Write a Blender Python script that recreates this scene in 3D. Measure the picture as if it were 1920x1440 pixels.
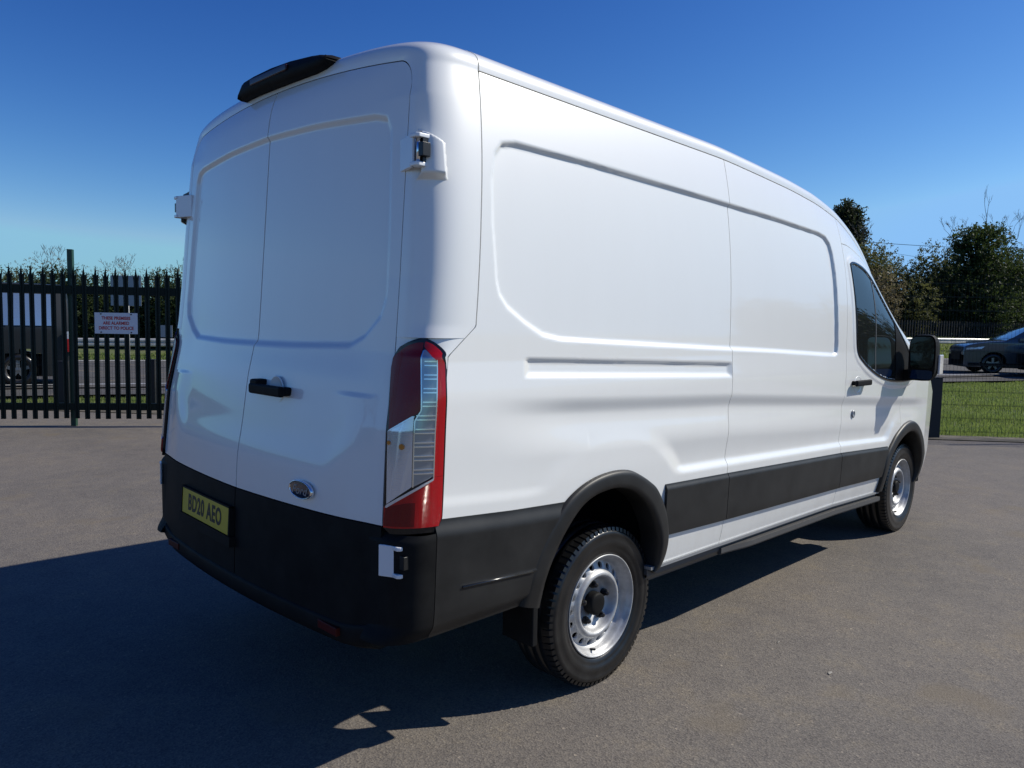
import bpy, math, random
import numpy as np
from mathutils import Vector, Matrix
random.seed(7); RNG = np.random.default_rng(7)
for o in list(bpy.data.objects): bpy.data.objects.remove(o)
C = bpy.context.scene.collection
SC = bpy.context.scene
rad = math.radians

# ---------------------------------------------------------------- camera, sky, sun, exposure
CAM = np.array([-1.354, -2.930, 1.543])
YAW, PITCH, ROLL, FPX = 0.78209, -0.07588, 0.01964, 1423.5
fwd = np.array([math.cos(YAW)*math.cos(PITCH), math.sin(YAW)*math.cos(PITCH), math.sin(PITCH)])
rgt = np.cross(fwd, [0, 0, 1.]); rgt /= np.linalg.norm(rgt); upv = np.cross(rgt, fwd)
cr, sr = math.cos(ROLL), math.sin(ROLL)
R_, U_ = cr*rgt+sr*upv, -sr*rgt+cr*upv
cd = bpy.data.cameras.new('camera'); cam = bpy.data.objects.new('camera', cd); C.objects.link(cam)
cam.matrix_world = Matrix(((R_[0], U_[0], -fwd[0], CAM[0]), (R_[1], U_[1], -fwd[1], CAM[1]), (R_[2], U_[2], -fwd[2], CAM[2]), (0, 0, 0, 1)))
cd.sensor_width = 36; cd.lens = 36*FPX/1920; cd.clip_end = 3000; cd.clip_start = 0.05
SC.camera = cam
to_sun = Vector((0.95, -0.65, 1.0)).normalized()
w = bpy.data.worlds.new('World'); SC.world = w; w.use_nodes = True
nt = w.node_tree; bg = nt.nodes['Background']
sky = nt.nodes.new('ShaderNodeTexSky'); sky.sky_type = 'NISHITA'; sky.sun_disc = False
sky.sun_elevation = math.asin(to_sun.z); sky.sun_rotation = math.atan2(to_sun.x, to_sun.y)
sky.altitude = 0; sky.air_density = 1.0; sky.dust_density = 0.2; sky.ozone_density = 3.5
sep = nt.nodes.new('ShaderNodeSeparateColor'); com = nt.nodes.new('ShaderNodeCombineColor'); nt.links.new(sky.outputs[0], sep.inputs[0])
for i, g in enumerate((2.2, 1.75, 1.25)):          # a clear, deep blue spring sky: steeper response per channel
    a_ = nt.nodes.new('ShaderNodeMath'); a_.operation = 'MULTIPLY'; a_.inputs[1].default_value = .085
    b_ = nt.nodes.new('ShaderNodeMath'); b_.operation = 'POWER'; b_.inputs[1].default_value = g
    c_ = nt.nodes.new('ShaderNodeMath'); c_.operation = 'MULTIPLY'; c_.inputs[1].default_value = (40., 22.0, 16.0)[i]
    nt.links.new(sep.outputs[i], a_.inputs[0]); nt.links.new(a_.outputs[0], b_.inputs[0]); e_ = nt.nodes.new('ShaderNodeMath'); e_.operation = 'MINIMUM'; e_.inputs[1].default_value = (2.6, 5.3, 9.2)[i]
    nt.links.new(b_.outputs[0], c_.inputs[0]); nt.links.new(c_.outputs[0], e_.inputs[0]); nt.links.new(e_.outputs[0], com.inputs[i])
nt.links.new(com.outputs[0], bg.inputs[0]); bg.inputs[1].default_value = 0.100
sl = bpy.data.lights.new('sun', 'SUN'); sl.energy = 4.9; sl.angle = rad(0.5); sl.color = (1, 0.95, 0.84)
so = bpy.data.objects.new('sun', sl); C.objects.link(so)
so.rotation_euler = to_sun.to_track_quat('Z', 'Y').to_euler(); so.location = (10, -8, 12)
vs_ = SC.view_settings; SC.display_settings.display_device = 'sRGB'
vs_.view_transform = 'Standard'; vs_.look = 'None'; vs_.exposure = 0.0; vs_.gamma = 1; vs_.use_curve_mapping = False

# ---------------------------------------------------------------- helpers
def tag(o, label=None, cat=None, group=None, kind=None):
    if label: o['label'] = label
    if cat: o['category'] = cat
    if group: o['group'] = group
    if kind: o['kind'] = kind
    return o
def empty(name, loc=(0, 0, 0), rz=0):
    o = bpy.data.objects.new(name, None); C.objects.link(o); o.location = loc; o.rotation_euler = (0, 0, rz)
    o.empty_display_size = 0.2; return o
def mesh(name, V, F, mat, parent=None, smooth=False, loc=None):
    m = bpy.data.meshes.new(name); m.from_pydata([tuple(map(float, v)) for v in V] if not isinstance(V, np.ndarray) else V.tolist(), [], F if isinstance(F, list) else F.tolist())
    if mat: m.materials.append(mat)
    if smooth: m.polygons.foreach_set('use_smooth', [True]*len(m.polygons))
    m.update()
    o = bpy.data.objects.new(name, m); C.objects.link(o)
    if parent: o.parent = parent
    if loc is not None: o.location = loc
    return o
class MB:
    """collects simple solids into one mesh"""
    def __init__(s): s.V = []; s.F = []
    def add(s, V, F):
        k = len(s.V); s.V += [tuple(v) for v in V]; s.F += [tuple(i+k for i in f) for f in F]; return s
    def box(s, a, b, M=None):
        x0, y0, z0 = a; x1, y1, z1 = b
        V = [(x0, y0, z0), (x1, y0, z0), (x1, y1, z0), (x0, y1, z0), (x0, y0, z1), (x1, y0, z1), (x1, y1, z1), (x0, y1, z1)]
        if M: V = [tuple(M @ Vector(v)) for v in V]
        return s.add(V, [(0, 3, 2, 1), (4, 5, 6, 7), (0, 1, 5, 4), (1, 2, 6, 5), (2, 3, 7, 6), (3, 0, 4, 7)])
    def bar(s, p, q, r0, r1=None, n=8, cap=True):
        r1 = r0 if r1 is None else r1
        p, q = Vector(p), Vector(q); d = (q-p).normalized()
        a = d.orthogonal().normalized(); b = d.cross(a); V = []; F = []
        for c, r in ((p, r0), (q, r1)):
            for i in range(n):
                t = 2*math.pi*i/n; V.append(tuple(c+a*(r*math.cos(t))+b*(r*math.sin(t))))
        for i in range(n): j = (i+1) % n; F.append((i, j, n+j, n+i))
        if cap: F += [tuple(range(n-1, -1, -1)), tuple(range(n, 2*n))]
        return s.add(V, F)
    def lathe(s, prof, axis='y', n=48, c=(0, 0, 0), flip=1):
        """prof: (r, o) pairs, o measured along -y*flip"""
        V = []; F = []; m = len(prof)
        for i in range(n):
            t = 2*math.pi*i/n
            for r, o in prof: V.append((c[0]+r*math.cos(t), c[1]-o*flip, c[2]+r*math.sin(t)))
        for i in range(n):
            j = (i+1) % n
            for k in range(m-1):
                f = (i*m+k, j*m+k, j*m+k+1, i*m+k+1); F.append(f if flip > 0 else f[::-1])
        return s.add(V, F)
    def prism(s, poly, f0, f1):
        n = len(poly); V = [f0(*p) for p in poly]+[f1(*p) for p in poly]
        F = [tuple(range(n)), tuple(range(2*n-1, n-1, -1))]+[(i, n+i, n+(i+1) % n, (i+1) % n) for i in range(n)]
        return s.add(V, F)
    def build(s, name, mat, parent=None, smooth=False, loc=None, bevel=0, seg=2, kind=None):
        o = mesh(name, s.V, s.F, mat, parent, smooth, loc)
        if bevel:
            b = o.modifiers.new('b', 'BEVEL'); b.width = bevel; b.segments = seg; b.limit_method = 'ANGLE'; b.angle_limit = rad(35)
            o.data.polygons.foreach_set('use_smooth', [True]*len(o.data.polygons))
            e = o.modifiers.new('w', 'WEIGHTED_NORMAL'); e.keep_sharp = True
        if kind: o['kind'] = kind
        return o
def children(o): return [c for c in bpy.data.objects if c.parent == o]
def copy_tree(o, parent=None):
    c = o.copy(); C.objects.link(c); c.parent = parent
    for ch in children(o): copy_tree(ch, c)
    return c
def ss(t): t = np.clip(t, 0, 1); return t*t*(3-2*t)
def text(body, size, mat, M, name, parent, xs=1.0, ext=0.0006, shear=0, bold=0.0, spacing=1.0):
    cu = bpy.data.curves.new('t', 'FONT'); cu.body = body; cu.size = size; cu.align_x = 'CENTER'; cu.align_y = 'CENTER'; cu.extrude = ext
    cu.shear = shear; cu.offset = bold; cu.space_character = spacing; cu.resolution_u = 4
    o = bpy.data.objects.new('t', cu); C.objects.link(o); bpy.context.view_layer.update()
    me = bpy.data.meshes.new_from_object(o.evaluated_get(bpy.context.evaluated_depsgraph_get()))
    bpy.data.objects.remove(o); me.materials.clear(); me.materials.append(mat); me.name = name
    me.transform(M @ Matrix.Diagonal((xs, 1, 1, 1)))
    r = bpy.data.objects.new(name, me); C.objects.link(r)
    if parent: r.parent = parent
    return r

# ---------------------------------------------------------------- materials
def mat(name, col, rough=0.5, metal=0.0, coat=0.0, spec=0.5, **k):
    m = bpy.data.materials.new(name); m.use_nodes = True; b = m.node_tree.nodes['Principled BSDF']
    b.inputs['Base Color'].default_value = (*col, 1); b.inputs['Roughness'].default_value = rough; b.inputs['Metallic'].default_value = metal
    b.inputs['Coat Weight'].default_value = coat; b.inputs['Coat Roughness'].default_value = 0.03; b.inputs['Specular IOR Level'].default_value = spec
    for kk, v in k.items(): b.inputs[kk.replace('_', ' ')].default_value = v
    return m
def N(m, t, **k):
    n = m.node_tree.nodes.new(t)
    for a, v in k.items(): setattr(n, a, v)
    return n
def L(m, a, b): m.node_tree.links.new(a, b)
def noise(m, scale, detail=4, rough=.6, vec=None):
    n = N(m, 'ShaderNodeTexNoise'); n.inputs['Scale'].default_value = scale; n.inputs['Detail'].default_value = detail; n.inputs['Roughness'].default_value = rough
    if vec is None:
        tc = N(m, 'ShaderNodeTexCoord'); vec = tc.outputs['Object']
    L(m, vec, n.inputs['Vector']); return n
def ramp(m, src, stops):
    r = N(m, 'ShaderNodeValToRGB'); e = r.color_ramp.elements
    while len(e) < len(stops): e.new(0.5)
    for i, (p, c) in enumerate(stops): e[i].position = p; e[i].color = (*c, 1) if len(c) == 3 else c
    L(m, src, r.inputs[0]); return r
def vary(m, scale, c1, c2, lo=.35, hi=.65, detail=4):
    n = noise(m, scale, detail); r = ramp(m, n.outputs[0], [(lo, c1), (hi, c2)])
    L(m, r.outputs[0], m.node_tree.nodes['Principled BSDF'].inputs['Base Color']); return r
def bump(m, scale, strength, dist=0.002, detail=3):
    n = noise(m, scale, detail); b = N(m, 'ShaderNodeBump'); b.inputs['Strength'].default_value = strength; b.inputs['Distance'].default_value = dist
    L(m, n.outputs[0], b.inputs['Height']); L(m, b.outputs[0], m.node_tree.nodes['Principled BSDF'].inputs['Normal']); return b

M_paint = mat('white_paint', (.80, .81, .81), .38, coat=1.0)
_tc = N(M_paint, 'ShaderNodeTexCoord'); _sx = N(M_paint, 'ShaderNodeSeparateXYZ'); L(M_paint, _tc.outputs['Object'], _sx.inputs[0])
_mp = N(M_paint, 'ShaderNodeMapping'); _mp.inputs['Scale'].default_value = (3, 3, .6); L(M_paint, _tc.outputs['Object'], _mp.inputs[0])
_n1 = noise(M_paint, 2.2, 6, .65, _mp.outputs[0]); _n2 = noise(M_paint, 60, 3, .7)
_hz = N(M_paint, 'ShaderNodeMapRange'); _hz.inputs[1].default_value = .35; _hz.inputs[2].default_value = 1.0; _hz.inputs[3].default_value = 1; _hz.inputs[4].default_value = .12; L(M_paint, _sx.outputs[2], _hz.inputs[0])
_d1 = ramp(M_paint, _n1.outputs[0], [(.35, (0,)*3), (.8, (1,)*3)]); _m1 = N(M_paint, 'ShaderNodeMath'); _m1.operation = 'MULTIPLY'; L(M_paint, _d1.outputs[0], _m1.inputs[0]); L(M_paint, _hz.outputs[0], _m1.inputs[1])
_m2 = N(M_paint, 'ShaderNodeMath'); _m2.operation = 'MULTIPLY'; L(M_paint, _m1.outputs[0], _m2.inputs[0]); L(M_paint, _n2.outputs[0], _m2.inputs[1])
_m3 = N(M_paint, 'ShaderNodeMath'); _m3.operation = 'MULTIPLY'; _m3.inputs[1].default_value = .55; L(M_paint, _m2.outputs[0], _m3.inputs[0])
_mx = N(M_paint, 'ShaderNodeMix'); _mx.data_type = 'RGBA'; _mx.inputs[6].default_value = (.81, .815, .79, 1); _mx.inputs[7].default_value = (.42, .38, .32, 1)   # thin road film, mostly low down
L(M_paint, _m3.outputs[0], _mx.inputs[0]); L(M_paint, _mx.outputs[2], M_paint.node_tree.nodes['Principled BSDF'].inputs['Base Color'])
_b = bump(M_paint, 110, .05, .0006, 2)   # orange peel of the lacquer
L(M_paint, _b.outputs[0], M_paint.node_tree.nodes['Principled BSDF'].inputs['Coat Normal'])
M_plastic = mat('black_plastic', (.013, .013, .013), .6, spec=.10); bump(M_plastic, 900, .25, .0006)  # sheen cut low so the shaded rear stays dark
vary(M_plastic, 7, (.008, .008, .0083), (.014, .014, .014))
M_clad = mat('sunlit_trim_plastic', (.013, .013, .013), .46, spec=.38); bump(M_clad, 900, .3, .0006); vary(M_clad, 5, (.009, .009, .009), (.020, .020, .0195), detail=6)  # same black plastic, lighter and shinier for the sunlit side
M_step = mat('grey_step_plastic', (.075, .075, .075), .5, spec=.4)
M_dark = mat('underbody_black', (.008, .008, .008), .9, spec=.1)
M_gap = mat('seam_black', (.006, .006, .006), .9, spec=.05)
M_gloss = mat('gloss_black', (.008, .008, .009), .12, spec=.5)
M_glass = mat('tinted_glass', (.02, .024, .024), .02, spec=.5, Transmission_Weight=.35)
M_tyre = mat('rubber', (.012, .012, .0125), .30, spec=.5); bump(M_tyre, 160, .25, .0012); vary(M_tyre, 14, (.007, .007, .0075), (.015, .015, .015))
M_rim = mat('silver_wheel_paint', (.48, .49, .50), .44, metal=.35, coat=.1); vary(M_rim, 25, (.36, .36, .36), (.48, .485, .49))
M_nut = mat('dark_nut', (.03, .03, .03), .35, metal=.5)
M_red = mat('red_lens', (.46, .005, .008), .15, coat=.5, spec=.3)
M_redd = mat('dark_red_lens', (.18, .004, .006), .18, coat=.35, spec=.25)
M_refl = mat('dull_reflector', (.07, .006, .005), .5, spec=.2)
M_redb = mat('red_reflector', (.30, .008, .01), .25, coat=1)
M_clear = mat('clear_lens', (.75, .78, .82), .12, metal=.6, coat=1)
for _m, _sc, _st in ((M_red, 240, .5), (M_redd, 200, .4), (M_clear, 130, .7)):
    tc = N(_m, 'ShaderNodeTexCoord'); mp = N(_m, 'ShaderNodeMapping'); mp.inputs['Rotation'].default_value = (0, 0, .6)
    wv = N(_m, 'ShaderNodeTexBrick'); wv.inputs['Scale'].default_value = _sc/4; wv.offset = 0; wv.inputs['Mortar Size'].default_value = .06; wv.inputs['Color1'].default_value = (1,)*4; wv.inputs['Color2'].default_value = (1,)*4
    sx = N(_m, 'ShaderNodeSeparateXYZ'); cx = N(_m, 'ShaderNodeCombineXYZ'); L(_m, tc.outputs['Object'], mp.inputs[0]); L(_m, mp.outputs[0], sx.inputs[0]); L(_m, sx.outputs[1], cx.inputs[0]); L(_m, sx.outputs[2], cx.inputs[1]); L(_m, cx.outputs[0], wv.inputs[0])
    bb = N(_m, 'ShaderNodeBump'); bb.inputs['Strength'].default_value = _st; bb.inputs['Distance'].default_value = .003; L(_m, wv.outputs['Fac'], bb.inputs['Height']); L(_m, bb.outputs[0], _m.node_tree.nodes['Principled BSDF'].inputs['Normal'])
M_lampin = mat('lamp_bowl', (.34, .38, .44), .2, metal=.7, coat=1)
M_chrome = mat('chrome', (.88, .89, .9), .18, metal=1)
M_amber = mat('amber_bulb', (.55, .2, .02), .3, coat=.5)
M_hinge = mat('hinge_paint', (.78, .79, .80), .3, coat=.6)
M_plate = mat('yellow_plate', (.62, .46, .03), .4)
M_ink = mat('black_ink', (.01, .01, .01), .5)
M_badge = mat('badge_enamel', (.008, .012, .03), .12, coat=1)
M_green = mat('dark_green_steel', (.006, .016, .012), .5, spec=.2); vary(M_green, 3, (.003, .008, .006), (.006, .013, .010))
M_green2 = mat('green_post_paint', (.012, .045, .026), .45)
M_sign = mat('white_sign', (.62, .64, .68), .5); M_signred = mat('sign_red', (.45, .03, .03), .5)
M_grey = mat('grey_steel', (.30, .31, .32), .45, metal=.4)
M_galv = mat('galvanised_steel', (.50, .50, .49), .5, metal=.5); vary(M_galv, 3, (.36, .36, .35), (.58, .58, .56))
M_wire = mat('coated_wire', (.004, .006, .005), .6)
M_block = mat('black_post', (.012, .012, .013), .6)
def mk_asphalt(name, a, b, warm=1.0):
    m = mat(name, a, .85, spec=.3)
    big = noise(m, .45, 7, .62); fine = noise(m, 130, 4, .8); mid = noise(m, 4, 5, .7); sp = N(m, 'ShaderNodeTexVoronoi'); sp.inputs['Scale'].default_value = 120
    tc = N(m, 'ShaderNodeTexCoord'); L(m, tc.outputs['Object'], sp.inputs['Vector'])
    r1 = ramp(m, fine.outputs[0], [(.3, tuple(c*.62 for c in a)), (.52, a), (.72, b)])
    r2 = ramp(m, big.outputs[0], [(.32, (.80, .81, .83)), (.5, (1, 1, 1)), (.7, (1.12, 1.09, 1.04))])
    r3 = ramp(m, mid.outputs[0], [(.28, (.84, .84, .86)), (.52, (1, 1, 1)), (.74, (1.18, 1.13, 1.0))])
    r4 = ramp(m, sp.outputs['Color'], [(.0, (.62, .62, .64)), (.5, (1, 1, 1)), (.93, (1.22, 1.20, 1.14)), (.985, (2.2, 2.1, 1.9))])
    cur = r1.outputs[0]
    for r in (r2, r3, r4):
        x = N(m, 'ShaderNodeMix'); x.data_type = 'RGBA'; x.blend_type = 'MULTIPLY'; x.inputs[0].default_value = 1; x.clamp_result = False
        L(m, cur, x.inputs[6]); L(m, r.outputs[0], x.inputs[7]); cur = x.outputs[2]
    st = noise(m, 1.7, 3, .5); rs = ramp(m, st.outputs[0], [(.60, (0, 0, 0)), (.70, (1, 1, 1))])
    x = N(m, 'ShaderNodeMix'); x.data_type = 'RGBA'; fm = N(m, 'ShaderNodeMath'); fm.operation = 'MULTIPLY'; fm.inputs[1].default_value = .5
    L(m, rs.outputs[0], fm.inputs[0]); L(m, fm.outputs[0], x.inputs[0]); L(m, cur, x.inputs[6]); x.inputs[7].default_value = (.16, .13, .09, 1); cur = x.outputs[2]
    L(m, cur, m.node_tree.nodes['Principled BSDF'].inputs['Base Color'])
    b_ = N(m, 'ShaderNodeBump'); b_.inputs['Strength'].default_value = .6; b_.inputs['Distance'].default_value = .003
    ad = N(m, 'ShaderNodeMath'); ad.operation = 'ADD'; L(m, fine.outputs[0], ad.inputs[0]); L(m, sp.outputs['Distance'], ad.inputs[1])
    L(m, ad.outputs[0], b_.inputs['Height']); L(m, b_.outputs[0], m.node_tree.nodes['Principled BSDF'].inputs['Normal'])
    return m
M_asph = mk_asphalt('car_park_asphalt', (.152, .136, .121), (.238, .213, .188))
M_road = mk_asphalt('road_asphalt', (.085, .083, .082), (.13, .128, .125))
M_white = mat('road_paint', (.5, .5, .48), .7)
M_grass = mat('grass_soil', (.06, .09, .02), .9); vary(M_grass, .8, (.05, .085, .018), (.14, .14, .06), detail=8)
M_blade = mat('grass_blade', (.08, .15, .025), .6); vary(M_blade, 2.2, (.06, .13, .018), (.26, .27, .09), detail=8)
M_soil = mat('dirt', (.09, .075, .055), .95); vary(M_soil, 4, (.05, .045, .03), (.14, .12, .09))
def translucent(m, col, f=.4):
    t = N(m, 'ShaderNodeBsdfTranslucent'); t.inputs[0].default_value = (*col, 1); x = N(m, 'ShaderNodeMixShader'); x.inputs[0].default_value = f
    b = m.node_tree.nodes['Principled BSDF']; o = m.node_tree.nodes['Material Output']; L(m, b.outputs[0], x.inputs[1]); L(m, t.outputs[0], x.inputs[2]); L(m, x.outputs[0], o.inputs[0])
def leafmat(name, a, b, sc=1.2):
    m = mat(name, a, .6, spec=.3); vary(m, sc, a, b, .35, .7, 6); translucent(m, tuple(c*1.5 for c in b), .3); return m
translucent(M_blade, (.26, .34, .08), .4)
M_leaf_dark = leafmat('evergreen_leaf', (.015, .028, .008), (.045, .065, .018))
M_leaf_conifer = leafmat('conifer_leaf', (.012, .022, .010), (.035, .045, .018))
M_leaf_ivy = leafmat('ivy_leaf', (.02, .04, .010), (.055, .08, .02))
M_leaf_brown = leafmat('budding_leaf', (.10, .085, .045), (.18, .15, .08))
M_leaf_olive = leafmat('olive_leaf', (.045, .055, .018), (.11, .115, .04))
M_twig = mat('pale_twigs', (.20, .165, .14), .9)
M_bark = mat('bark', (.09, .075, .06), .9); vary(M_bark, 6, (.05, .042, .034), (.14, .12, .10))

# ---------------------------------------------------------------- van body surfaces (x forward from the tail, y left, z up)
I = np.interp
def plan(x): return I(x, [0, 4.95, 5.3, 5.6, 5.8, 5.95], [1, 1, .985, .935, .865, .77])
XG = [.42, 2.12, 2.9, 3.3, 3.6, 3.9, 4.12, 4.34, 4.65, 4.9, 5.0, 5.1, 5.3, 5.5, 5.75, 5.95]
ZG = [2.418, 2.395, 2.35, 2.312, 2.265, 2.18, 2.09, 1.96, 1.73, 1.50, 1.40, 1.33, 1.24, 1.13, .98, .84]
from math import pi
def smooth_table(xs, ys):
    X = np.linspace(xs[0], xs[-1], 600); Y = np.interp(X, xs, ys); k = np.hanning(45); k /= k.sum()
    P = np.concatenate([np.full(22, Y[0])+(np.arange(-22, 0))*(Y[1]-Y[0]), Y, Y[-1]+np.arange(1, 23)*(Y[-1]-Y[-2])])
    return X, np.convolve(P, k, 'valid')
_XG, _ZG = smooth_table(XG, ZG)
def zg(x): return I(x, _XG, _ZG)
def yg(x): return I(x, [.42, 2.5, 3.2, 3.6, 4.34, 4.65, 4.85, 5.0, 5.05, 5.3, 5.6, 5.8, 5.95], [.938, .938, .93, .915, .875, .865, .90, .985, 1.03*1., 1.03*.985, 1.03*.935, 1.03*.865, 1.03*.77])
_zt = [.25, .33, .40, .482, .58, .80, .95, 1.30, 1.42]; _yt = [.93, .955, .985, 1.004, 1.020, 1.028, 1.034, 1.038, 1.030]
_ZT, _YT = smooth_table(_zt, _yt)
def yside0(x, z):
    low = I(np.minimum(z, 1.42), _ZT, _YT)*plan(x)
    G = zg(x); h = np.clip((z-1.40)/np.maximum(G-1.40, .02), 0, 1)
    e = 2.6
    return np.where(G > 1.43, low-(low-yg(x))*h**e, low)
REC = np.array([(.475, 1.70), (.462, 1.90), (.468, 2.05), (.49, 2.14), (.53, 2.185), (.60, 2.199), (1.0, 2.199), (1.6, 2.187), (2.12, 2.174), (2.6, 2.164), (3.2, 2.142), (3.30, 2.128), (3.36, 2.09), (3.385, 2.03), (3.405, 1.90), (3.42, 1.70), (3.44, 1.45), (3.432, 1.41), (3.39, 1.397), (2.6, 1.428), (2.1, 1.444), (1.1, 1.479), (.82, 1.490), (.72, 1.506), (.62, 1.552), (.53, 1.605), (.49, 1.65)])
def sdist(P, x, z):
    """distance to polygon edge, positive inside"""
    d = np.full(x.shape, 1e9); ins = np.zeros(x.shape, bool); n = len(P)
    for i in range(n):
        ax, az = P[i]; bx, bz = P[(i+1) % n]; ex, ez = bx-ax, bz-az
        t = np.clip(((x-ax)*ex+(z-az)*ez)/(ex*ex+ez*ez), 0, 1)
        d = np.minimum(d, np.hypot(x-ax-t*ex, z-az-t*ez))
        c = (az > z) != (bz > z)
        with np.errstate(divide='ignore', invalid='ignore'): xi = ax+(z-az)*ex/(ez if ez else 1e-9)
        ins ^= (c & (x < xi))
    return np.where(ins, d, -d)
def ztrim(x): return I(x, [.2, .57, .864, 1.48, 2.12, 3.57, 4.47, 5.3], [.910, .884, .870, .846, .826, .776, .732, .70])
def zbot(x): return I(x, [1.5, 2.1, 3.576, 4.3], [.602, .581, .542, .515])
def zsill(x): return I(x, [.2, 1.5, 2.07, 3.55, 4.36, 5.3, 5.95], [.50, .462, .456, .435, .402, .36, .34])
def dside(x, z):
    d = .016*ss(sdist(REC, x, z)/.018)
    # shallow pressed door-track recess
    zt = 1.430-(x-.62)*.031; zb = zt-.073
    a = np.minimum((zt-z)/.016, (z-zb)/.020); e = np.minimum((x-.62)/.10, (2.118-x)/.10)
    d = d+.013*np.clip(np.minimum(a, np.clip(e, 0, 1)*3), 0, 1)*(x > .62)*(x < 2.119)
    zc = I(x, [.3, .7, 1.3, 2.1, 3.5, 4.2, 5.2], [1.305, 1.286, 1.262, 1.233, 1.150, 1.105, 1.05]); t = zc-z
    d = d+.017*ss(t/.075)*(1-ss((t-.08)/.15))*ss((x-.35)/.6)*(1-ss((x-4.9)/.5))
    r1 = np.hypot(x-1.185, z-.50); r2 = np.hypot(x-4.86, z-.44)
    m = ss((r1-.575)/.10)*ss((r2-.53)/.09); m = m*np.where(x < 1.0, .25, 1)
    t = z-(ztrim(x)+.03)
    d = d+.020*ss(t/.045)*(1-ss((t-.05)/.20))*m*(1-ss((x-4.7)/.3))
    return d
def yside(x, z): return yside0(x, z)-dside(x, z)
def zrise(x): return I(x, [.42, 3.2, 4.3, 5.0, 5.3, 5.95], [.142, .142, .11, .13, .16, .12])
# rear
_RZ, _RX = smooth_table([.45, .71, .9, 1.02, 1.13, 1.17, 1.335, 1.36, 1.43, 1.48, 1.635, 2.28, 2.40, 2.47, 2.56], [.012, .014, .019, .026, .047, .052, .074, .080, .098, .107, .118, .161, .180, .206, .26])
def ye(z): return I(z, [.45, .9, 1.2, 1.40, 1.75, 2.1, 2.56], [.922, .918, .902, .888, .876, .870, .862])
RR = np.array([(-2, 2.287), (0, 2.290), (.35, 2.282), (.70, 2.262), (.765, 2.245), (.79, 2.20), (.812, 1.9), (.822, 1.63), (.80, 1.56), (.72, 1.49), (.64, 1.455), (.3, 1.446), (0, 1.445), (-2, 1.445)])
def xrear(y, z):
    a = np.abs(y)
    k = .16*ss((a-.58)/.28)          # the pressings sweep up towards the lamps
    edge = ss((a-.66)/.20)
    xs0 = I(z, _RZ, _RX); xs1 = I(z, [.45, .9, 1.2, 1.45, 1.7, 2.3, 2.5], [.012, .022, .048, .095, .120, .164, .21])
    x = I(z-np.where(z < 1.3, k, 0), _RZ, _RX)
    x = x*(1-edge)+xs1*edge+.075*a*a
    return x+.013*ss(sdist(RR, a, z)/.020)
def xs_(z): return I(z, [.45, 1.40, 1.44, 1.54, 1.75, 1.93, 2.1, 2.3, 2.42, 2.6], [.262, .260, .2575, .3785, .3955, .4095, .4255, .4435, .4555, .4595])
def corner(s, z, sgn=-1, off=0.0):
    """s 0 at the door edge, 1 on the side"""
    th = s*pi/2; xs = xs_(z); n = I(z, [0, 1.46, 1.62, 3], [2.0, 2.0, 2.9, 2.9])
    E0 = xrear(ye(z), z); Y1 = yside0(xs, z); Y0 = ye(z)
    c = np.maximum(np.cos(th), 0)**(2/n); q = np.maximum(np.sin(th), 0)**(2/n)
    X = xs-(xs-E0)*c; Y = Y0+(Y1-Y0)*q
    nx = -(np.maximum(np.cos(th), 0)**(2-2/n))/np.maximum(xs-E0, .01); ny = (np.maximum(np.sin(th), 0)**(2-2/n))/np.maximum(Y1-Y0, .01); l = np.hypot(nx, ny)
    return np.stack([X+off*nx/l, sgn*(Y+off*ny/l), z], -1)

def patch(name, P, m, parent, closed=(1, 1, 1, 1), depth=.014, mask=None, flip=False, label=None, out=None):
    """P (nu,nv,3) grid -> smooth sheet with edges turned in by depth"""
    nu, nv = P.shape[:2]
    du = np.gradient(P, axis=0); dv = np.gradient(P, axis=1); nn = np.cross(du, dv); nn /= np.linalg.norm(nn, axis=-1, keepdims=True)+1e-12
    if flip: nn = -nn
    V = P.reshape(-1, 3); idx = np.arange(nu*nv).reshape(nu, nv)
    a, b, c, d = idx[:-1, :-1], idx[1:, :-1], idx[1:, 1:], idx[:-1, 1:]
    F = np.stack([a, b, c, d], -1)
    if flip: F = F[..., ::-1]
    if mask is not None: F = F[mask]
    F = F.reshape(-1, 4)
    Vx = [V]; Fx = [F]; k = len(V); mk = np.ones((nu-1, nv-1), bool) if mask is None else mask
    for e, (line, nl, ok) in enumerate(((idx[0, :], nn[0, :], mk[0, :]), (idx[-1, :], nn[-1, :], mk[-1, :]), (idx[:, 0], nn[:, 0], mk[:, 0]), (idx[:, -1], nn[:, -1], mk[:, -1]))):
        if not closed[e]: continue
        top = V[line]; low = top-nl*depth; n = len(line)
        Vx += [top, low]; i = np.arange(n-1)
        q = np.stack([k+i, k+i+1, k+n+i+1, k+n+i], -1)
        if (e in (0, 3)) != flip: q = q[:, ::-1]
        Fx.append(q[ok]); k += 2*n
    V = np.concatenate(Vx); F = np.concatenate(Fx)
    if mask is not None:
        used = np.zeros(len(V), bool); used[F.ravel()] = True; mp = np.cumsum(used)-1; V = V[used]; F = mp[F]
    o = mesh(name, V, F, m, parent, smooth=True)
    if label: o['label'] = label
    return o
def mirror(o, name=None, label=None, parent='same'):
    """a mirrored twin across the middle of the van, its own mesh"""
    me = o.data.copy(); me.transform(Matrix.Diagonal((1, -1, 1, 1))); me.flip_normals()
    r = bpy.data.objects.new(name or o.name.split('.')[0], me); C.objects.link(r)
    r.parent = o.parent if parent == 'same' else parent
    for md in o.modifiers:
        q = r.modifiers.new(md.name, md.type)
        if md.type == 'BEVEL': q.width, q.segments, q.limit_method, q.angle_limit = md.width, md.segments, md.limit_method, md.angle_limit
        if md.type == 'WEIGHTED_NORMAL': q.keep_sharp = True
    if label: r['label'] = label
    return r

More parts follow.
